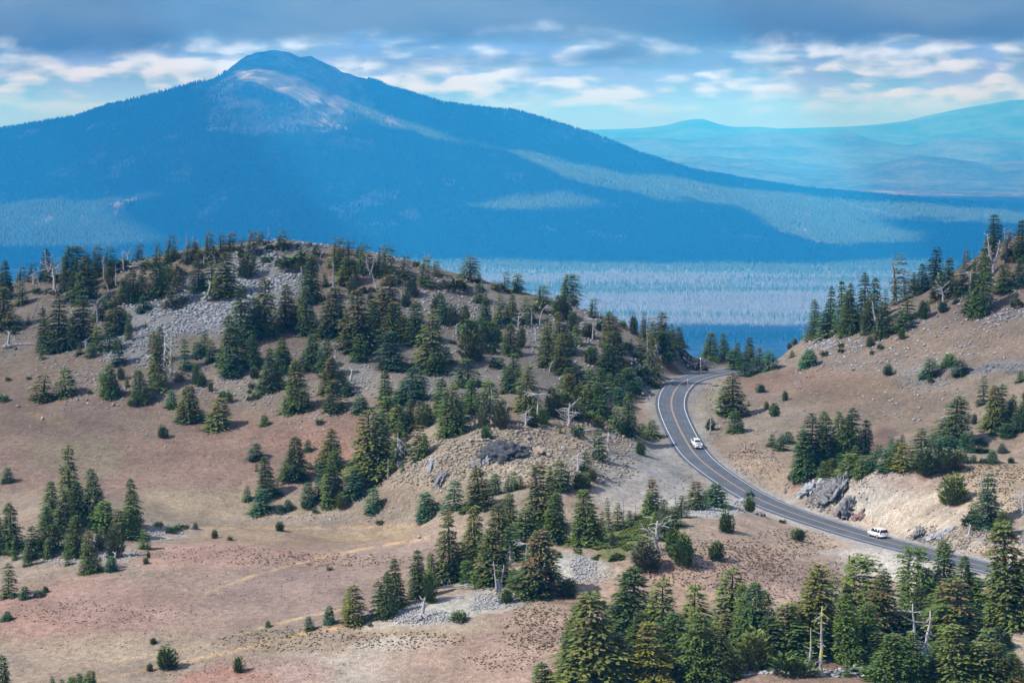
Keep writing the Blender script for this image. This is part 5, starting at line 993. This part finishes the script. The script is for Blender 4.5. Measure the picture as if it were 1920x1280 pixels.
# ------------------------------------------------------------------ low green mats and herb tufts
def tufts(name, regions, m_, label, seed, size, flat=.5):
    rng = np.random.default_rng(seed); Q = []
    for (a_, b_, rx, ry, cnt) in regions:
        c0 = [ground_at(a_ + rx * math.cos(t), b_ + ry * math.sin(t)) for t in np.linspace(0, 6.28, 9)[:-1]]
        x = rng.uniform(min(p[0] for p in c0), max(p[0] for p in c0), cnt * 4); y = rng.uniform(min(p[1] for p in c0), max(p[1] for p in c0), cnt * 4); z = hat(x, y)
        px, py = project(np.stack([x, y, z], -1)); q = ((px - a_) / rx) ** 2 + ((py - b_) / ry) ** 2; dr, _, _ = near_road(x, y)
        ok = np.where((q < rng.uniform(.5, 1.1, len(x))) & (dr > 5.2) & (fbm(x / 2.5, y / 4, seed + 7, 3) > (-.12 if flat < .6 else -.5)))[0][:cnt]
        m = len(ok); s = size * rng.uniform(.5, 1.4, m); a = rng.random(m) * 6.28
        for dz, tl in ((0, 0), (2.1, .4)):
            dx = np.cos(a + dz) * s; dy = np.sin(a + dz) * s; P0 = np.stack([x[ok], y[ok], z[ok]], 1)
            up = s * flat
            Q.append(np.stack([P0 + np.stack([-dx, -dy, dx * 0], 1), P0 + np.stack([dy * .6, -dx * .6, up * .9], 1), P0 + np.stack([dx, dy, dx * 0 + up * .3], 1), P0 + np.stack([-dy * .6, dx * .6, up * 1.1], 1)], 1).reshape(-1, 3))
    V = np.vstack(Q); me = mesh_np(name, V, np.arange(len(V)).reshape(-1, 4), mats=[m_]); o = link(name, me, kind='stuff'); o['label'] = label
def plant_mat(name, c): 
    m_ = mat(name, c, .8, spec=.15); b, p = nb(m_); n = b.noise(geo_pos(b), 1.3, 4, .6); b.put(p.inputs['Base Color'], b.mix(b.sm(n, .3, .7), (*c, 1), (c[0] * .45, c[1] * .5, c[2] * .5, 1))); return m_
tufts('green_ground_cover', [(1120, 1028, 44, 18, 1500), (1150, 1010, 60, 18, 2000), (1210, 990, 60, 18, 2000), (1180, 1018, 40, 16, 900), (1140, 1045, 30, 9, 700)], plant_mat('manzanita_leaves', (.095, .125, .022)), 'low green shrub mat on the hump below the road', 31, .34)
tufts('olive_ground_cover', [(1030, 1042, 26, 10, 260), (115, 548, 40, 8, 200), (170, 540, 30, 10, 160), (1180, 682, 14, 6, 80), (690, 545, 22, 6, 120), (1010, 690, 20, 10, 140), (880, 535, 26, 8, 100)], plant_mat('dry_shrub_leaves', (.085, .082, .03)), 'patches of low olive shrubs on the hill', 32, .4)
DRY = plant_mat('dry_herbs', (.19, .135, .065)); DARKH = plant_mat('brown_herbs', (.175, .132, .10)); RUST = plant_mat('rust_herbs', (.20, .115, .08))
tufts('dry_grass', [(1330, 1060, 170, 50, 1500), (1010, 1180, 70, 50, 700), (1480, 1020, 90, 30, 400), (1640, 890, 90, 10, 200), (1840, 890, 90, 26, 700), (1860, 940, 60, 40, 400), (1420, 870, 50, 40, 300), (1350, 770, 30, 60, 240), (1550, 1100, 130, 60, 500), (560, 1200, 160, 26, 400), (600, 1050, 200, 14, 400), (760, 1200, 130, 20, 250)], DRY, 'sparse dry yellow herbs on the slopes', 33, .18, .7)
tufts('brown_herb_clumps', [(1330, 1060, 200, 60, 90), (1010, 1190, 90, 60, 70), (460, 1255, 200, 24, 165), (200, 860, 220, 70, 192), (520, 860, 180, 70, 110), (250, 1100, 260, 70, 247), (650, 1100, 200, 60, 137), (1880, 1210, 50, 60, 55), (1700, 700, 200, 40, 110), (1600, 760, 130, 40, 71), (300, 1200, 260, 40, 165), (1800, 620, 120, 50, 82)], DARKH, 'dark brown herb clumps dotting the gravel', 34, .15, .6)
tufts('rust_coloured_herbs', [(430, 1040, 160, 18, 260), (180, 1150, 180, 26, 300), (940, 1240, 80, 20, 160), (1450, 1090, 120, 40, 240), (1640, 1050, 60, 24, 30), (600, 830, 90, 20, 120), (1560, 1230, 130, 30, 200), (1690, 970, 80, 30, 30), (1390, 850, 30, 20, 70), (1800, 1030, 60, 8, 80)], RUST, 'rust-red low herbs in scattered drifts', 35, .18, .6)

# ------------------------------------------------------------------ vehicles
def car_paint():
    m_ = mat('white_car_paint', (.58, .61, .63), .25); m_.node_tree.nodes['Principled BSDF'].inputs['Coat Weight'].default_value = .6; return m_
MP = car_paint(); MGL = mat('dark_glass', (.012, .018, .022), .08); MTY = mat('tyre_rubber', (.02, .02, .022), .8); MRM = mat('alloy_rim', (.55, .56, .58), .3, .8); MRL = mat('red_lamp', (.45, .02, .02), .3); MBK = mat('black_trim', (.02, .02, .022), .5); MWL = mat('clear_lamp', (.7, .7, .68), .15); MCH = mat('plate_metal', (.55, .56, .6), .5)
def loft(sections, mats, name):
    """sections: (y, z_low, z_high, half_width_low, half_width_high) -> smooth bevelled shell"""
    V = []; k = 12; n = len(sections)
    for (y, z0, z1, w0, w1) in sections:
        r = min(.10, (z1 - z0) * .3)
        pr = [(-w0 + r, z0), (w0 - r, z0), (w0, z0 + r), ((w0 * .45 + w1 * .55) + .01, (z0 + z1) / 2), (w1, z1 - r), (w1 - r, z1), (w1 * .4, z1 + .012), (-w1 * .4, z1 + .012), (-w1 + r, z1), (-w1, z1 - r), (-(w0 * .45 + w1 * .55) - .01, (z0 + z1) / 2), (-w0, z0 + r)]
        V += [(x, y, z) for x, z in pr]
    F = [(i * k + j, (i + 1) * k + j, (i + 1) * k + (j + 1) % k, i * k + (j + 1) % k) for i in range(n - 1) for j in range(k)]
    V += [tuple(np.mean(V[:k], 0)), tuple(np.mean(V[(n - 1) * k:n * k], 0))]; a = n * k
    T = [(j, (j + 1) % k, a) for j in range(k)] + [((n - 1) * k + (j + 1) % k, (n - 1) * k + j, a + 1) for j in range(k)]
    return mesh_np(name, V, [np.array(F), np.array(T)], mats=mats)
def quad_panel(name, P, m_, th=.02):
    """thin glass or lamp panel standing just proud of the body"""
    P = np.array(P, float); nrm = np.cross(P[1] - P[0], P[3] - P[0]); nrm /= np.linalg.norm(nrm); V = np.vstack([P + nrm * th, P - nrm * th])
    return mesh_np(name, V, np.array([(0, 1, 2, 3), (7, 6, 5, 4), (0, 4, 5, 1), (1, 5, 6, 2), (2, 6, 7, 3), (3, 7, 4, 0)]), mats=[m_])
def wheel(parent, x, y, r=.39):
    g = Geo(); w = .13; pr = [(r * .60, -w), (r * .93, -w), (r, -w * .7), (r, w * .7), (r * .93, w), (r * .60, w)]; k = 24; V = []
    for rr, xx in pr: V += [(xx, rr * math.cos(t), rr * math.sin(t)) for t in np.linspace(0, 6.283, k, endpoint=False)]
    n = len(pr); g.add(V, [(i % n * k + j, i % n * k + (j + 1) % k, (i + 1) % n * k + (j + 1) % k, (i + 1) % n * k + j) for i in range(n) for j in range(k)])
    t = link('wheel', g.mesh('tyre', [MTY]), parent); t.location = (x, y, r)
    g = Geo(); s = 1 if x > 0 else -1
    g.tube([(-.02 * s, 0, 0), (.10 * s, 0, 0)], [.07, .06], 10)
    for a in np.linspace(0, 6.283, 7)[:-1]: g.tube([(.07 * s, 0, 0), (.09 * s, r * .6 * math.cos(a), r * .6 * math.sin(a))], [.045, .035], 5)
    th = np.linspace(0, 6.283, 25); g.tube(np.c_[th * 0 + .08 * s, r * .58 * np.cos(th), r * .58 * np.sin(th)], th * 0 + .03, 6)
    link('rim', g.mesh('rim', [MRM]), t)
def place_vehicle(root, i_f, off, rng_seed=0):
    i = int(i_f); p = RC[i] + RN[i] * off; z = p[2] + BANK[i] * off
    d = RC[min(i + 3, len(RC) - 1)] - RC[max(i - 3, 0)]; d /= np.linalg.norm(d)
    yaw = math.atan2(-d[0], d[1]); pitch = math.asin(d[2]); root.location = (p[0], p[1], z + .016)
    root.scale = (.9, .9, .9); root.rotation_euler = (pitch, math.atan(-BANK[i]), yaw)
def suv():
    t = empty('car')
    tag(t, 'large white sport utility vehicle driving away on the straight road at right', 'car')
    L = 2.65
    link('body', loft([(-L, .50, .92, .86, .84), (-L + .06, .36, 1.12, .97, .93), (-2.2, .34, 1.18, 1.00, .95), (-.8, .32, 1.16, 1.01, .96), (.9, .32, 1.14, 1.01, .96), (1.25, .32, 1.12, 1.00, .94), (2.2, .34, 1.06, .98, .88), (L - .08, .38, .96, .92, .82), (L, .46, .84, .84, .76)], [MP], 'body'), t)
    link('roof', loft([(-2.58, 1.08, 1.20, .90, .88), (-2.45, 1.08, 1.84, .91, .74), (-2.2, 1.08, 1.90, .92, .75), (-.6, 1.08, 1.93, .92, .76), (.35, 1.08, 1.90, .92, .75), (.75, 1.08, 1.72, .91, .74), (1.45, 1.08, 1.16, .90, .86)], [MP], 'roof'), t)
    link('rear_window', quad_panel('rear_window', [(-.80, -2.575, 1.20), (.80, -2.575, 1.20), (.70, -2.475, 1.79), (-.70, -2.475, 1.79)], MGL, .03), t)
    link('windscreen', quad_panel('windscreen', [(.76, 1.40, 1.20), (-.76, 1.40, 1.20), (-.66, .78, 1.70), (.66, .78, 1.70)], MGL, .035), t)
    for s in (-1, 1):
        for (y0, y1) in ((-2.25, -1.42), (-1.30, -.30), (-.18, .78)):
            yf = y1 + (.38 if y1 > .5 else 0)
            P = [(s * .935, y0 - .04, 1.19), (s * .935, yf + .05, 1.18), (s * .790, y1 - .08, 1.77), (s * .790, y0, 1.77)]
            link('side_window', quad_panel('side_window', P if s > 0 else P[::-1], MGL, .02), t)
        link('tail_light', quad_panel('tail_light', [(s * .80, -2.64, .80), (s * .96, -2.56, .80), (s * .92, -2.52, 1.72), (s * .80, -2.56, 1.72)][:: 1 if s > 0 else -1], MRL, .025), t)
        link('headlight', quad_panel('headlight', [(s * .55, 2.63, .72), (s * .86, 2.52, .74), (s * .86, 2.48, .94), (s * .55, 2.60, .92)][:: -1 if s > 0 else 1], MWL, .03), t)
        g = Geo(); g.box((s * 1.06, .78, 1.22), (.18, .10, .16)); g.box((s * .98, .80, 1.18), (.12, .06, .06)); link('wing_mirror', g.mesh('mirror', [MP]), t)
        g = Geo(); g.tube([(s * .66, -2.1, 1.93), (s * .66, -2.0, 1.98), (s * .66, .1, 1.98), (s * .66, .25, 1.92)], [.02] * 4, 5); link('roof_rail', g.mesh('rail', [MRM]), t)
        for y in (-1.55, 1.62): wheel(t, s * .90, y, .40)
    g = Geo(); g.box((0, -2.67, .52), (1.80, .14, .26)); link('rear_bumper', g.mesh('bumper', [MP]), t)
    g = Geo(); g.box((0, -2.60, .36), (1.6, .1, .12)); link('underbody', g.mesh('under', [MBK]), t)
    g = Geo(); g.box((0, -2.66, .98), (.40, .03, .16)); link('number_plate', g.mesh('plate', [MCH]), t)
    g = Geo(); g.box((0, 2.64, .74), (.9, .06, .26)); link('grille', g.mesh('grille', [MBK]), t)
    g = Geo(); g.box((0, -2.60, 1.11), (.9, .04, .05)); link('tailgate_trim', g.mesh('trim', [MRM]), t)
    return t
def pickup():
    t = empty('pickup_truck'); L = 2.9
    tag(t, 'white pickup truck with open bed driving away on the road bend', 'pickup truck')
    link('body', loft([(-.95, .45, 1.12, .98, .94), (-.9, .42, 1.15, .99, .95), (.9, .42, 1.15, 1.0, .95), (1.2, .42, 1.14, 1.0, .94), (2.4, .44, 1.08, .98, .90), (L - .08, .48, 1.0, .93, .85), (L, .56, .88, .86, .78)], [MP], 'body'), t)
    link('roof', loft([(-1.0, 1.1, 1.2, .90, .88), (-.88, 1.1, 1.82, .90, .70), (-.6, 1.1, 1.90, .91, .72), (.3, 1.1, 1.90, .91, .72), (.6, 1.1, 1.76, .90, .71), (1.3, 1.1, 1.2, .90, .84)], [MP], 'roof'), t)
    g = Geo()
    for s in (-1, 1): g.box((s * .93, -1.93, .86), (.14, 1.90, .58))
    g.box((0, -1.93, .62), (1.72, 1.90, .10)); g.box((0, -.99, .90), (1.86, .06, .50)); link('bed', g.mesh('bed', [MP]), t)
    g = Geo(); g.box((0, -2.90, .88), (1.72, .08, .54)); tg = link('tailgate', g.mesh('tailgate', [MP]), t)
    g = Geo(); g.box((0, -2.955, 1.02), (.22, .03, .06)); link('handle', g.mesh('handle', [MBK]), tg)
    g = Geo(); g.box((0, -1.93, .675), (1.68, 1.84, .012)); link('bed_liner', g.mesh('liner', [MBK]), t)
    link('rear_window', quad_panel('rear_window', [(-.66, -.985, 1.28), (.66, -.985, 1.28), (.60, -.90, 1.74), (-.60, -.90, 1.74)], MGL, .03), t)
    link('windscreen', quad_panel('windscreen', [(.74, 1.24, 1.24), (-.74, 1.24, 1.24), (-.62, .62, 1.74), (.62, .62, 1.74)], MGL, .035), t)
    for s in (-1, 1):
        for (y0, y1) in ((-.78, .02), (.12, .66)):
            P = [(s * .915, y0, 1.26), (s * .915, y1 + (.35 if y1 > .5 else 0), 1.24), (s * .775, y1 - .05, 1.74), (s * .775, y0 + .03, 1.74)]
            link('side_window', quad_panel('side_window', P if s > 0 else P[::-1], MGL, .02), t)
        g = Geo(); g.box((s * .93, -2.89, .90), (.15, .12, .34)); link('tail_light', g.mesh('tail', [MRL]), t)
        g = Geo(); g.box((s * 1.10, .72, 1.26), (.22, .12, .22)); g.box((s * .98, .74, 1.2), (.14, .06, .06)); link('wing_mirror', g.mesh('mirror', [MP]), t)
        link('headlight', quad_panel('headlight', [(s * .58, 2.88, .78), (s * .87, 2.78, .8), (s * .87, 2.74, 1.0), (s * .58, 2.86, .98)][:: -1 if s > 0 else 1], MWL, .03), t)
        for y in (-1.85, 1.85): wheel(t, s * .90, y, .41)
        g = Geo(); g.box((s * .62, -2.98, .52), (.62, .14, .22)); link('rear_bumper', g.mesh('bumper', [MP]), t)
    g = Geo(); g.box((0, -2.96, .52), (.62, .10, .18)); link('bumper_step', g.mesh('step', [MBK]), t)
    g = Geo(); g.box((0, -3.02, .56), (.34, .02, .15)); link('number_plate', g.mesh('plate', [MCH]), t)
    g = Geo(); g.box((0, -1.9, .44), (1.3, 1.8, .2)); link('chassis', g.mesh('chassis', [MBK]), t)
    g = Geo(); g.box((0, 2.9, .76), (.95, .06, .3)); link('grille', g.mesh('grille', [MBK]), t)
    return t
pr_x, pr_y = project(RC)
place_vehicle(suv(), np.argmin(np.hypot(pr_x - 1633, pr_y - 1006)), 1.42)
place_vehicle(pickup(), np.argmin(np.hypot(pr_x - 1291, pr_y - 837)), 1.48)

# ------------------------------------------------------------------ snow poles
MPO = mat('weathered_orange_pole', (.42, .24, .16), .8)
for (a_, b_, h, lab) in ((1315, 717, 46, 'tall thin snow pole on the inside of the road bend, the farther one'), (1290.5, 739, 28, 'short thin snow pole on the inside of the road bend, the nearer one'), (1425, 913, 48, 'thin snow pole beside the road between the two vehicles'), (1637, 985, 36, 'faint thin snow pole on the cut slope above the white car')):
    c = ground_at(a_, b_); h = h * c[1] / F_PX; t = empty('snow_pole', tuple(c)); tag(t, lab, 'snow pole', 'snow poles along the road')
    g = Geo(); g.tube([(0, 0, -.3), (-.02 * h, 0, h * .5), (-.05 * h, .0, h)], [.055, .045, .035], 7); link('pole', g.mesh('pole', [MPO]), t)
    g = Geo(); g.tube([(-.045 * h, 0, h * .9), (-.05 * h, 0, h * 1.0)], [.055, .055], 8); link('reflector_band', g.mesh('band', [MWL]), t)
finish_ground()
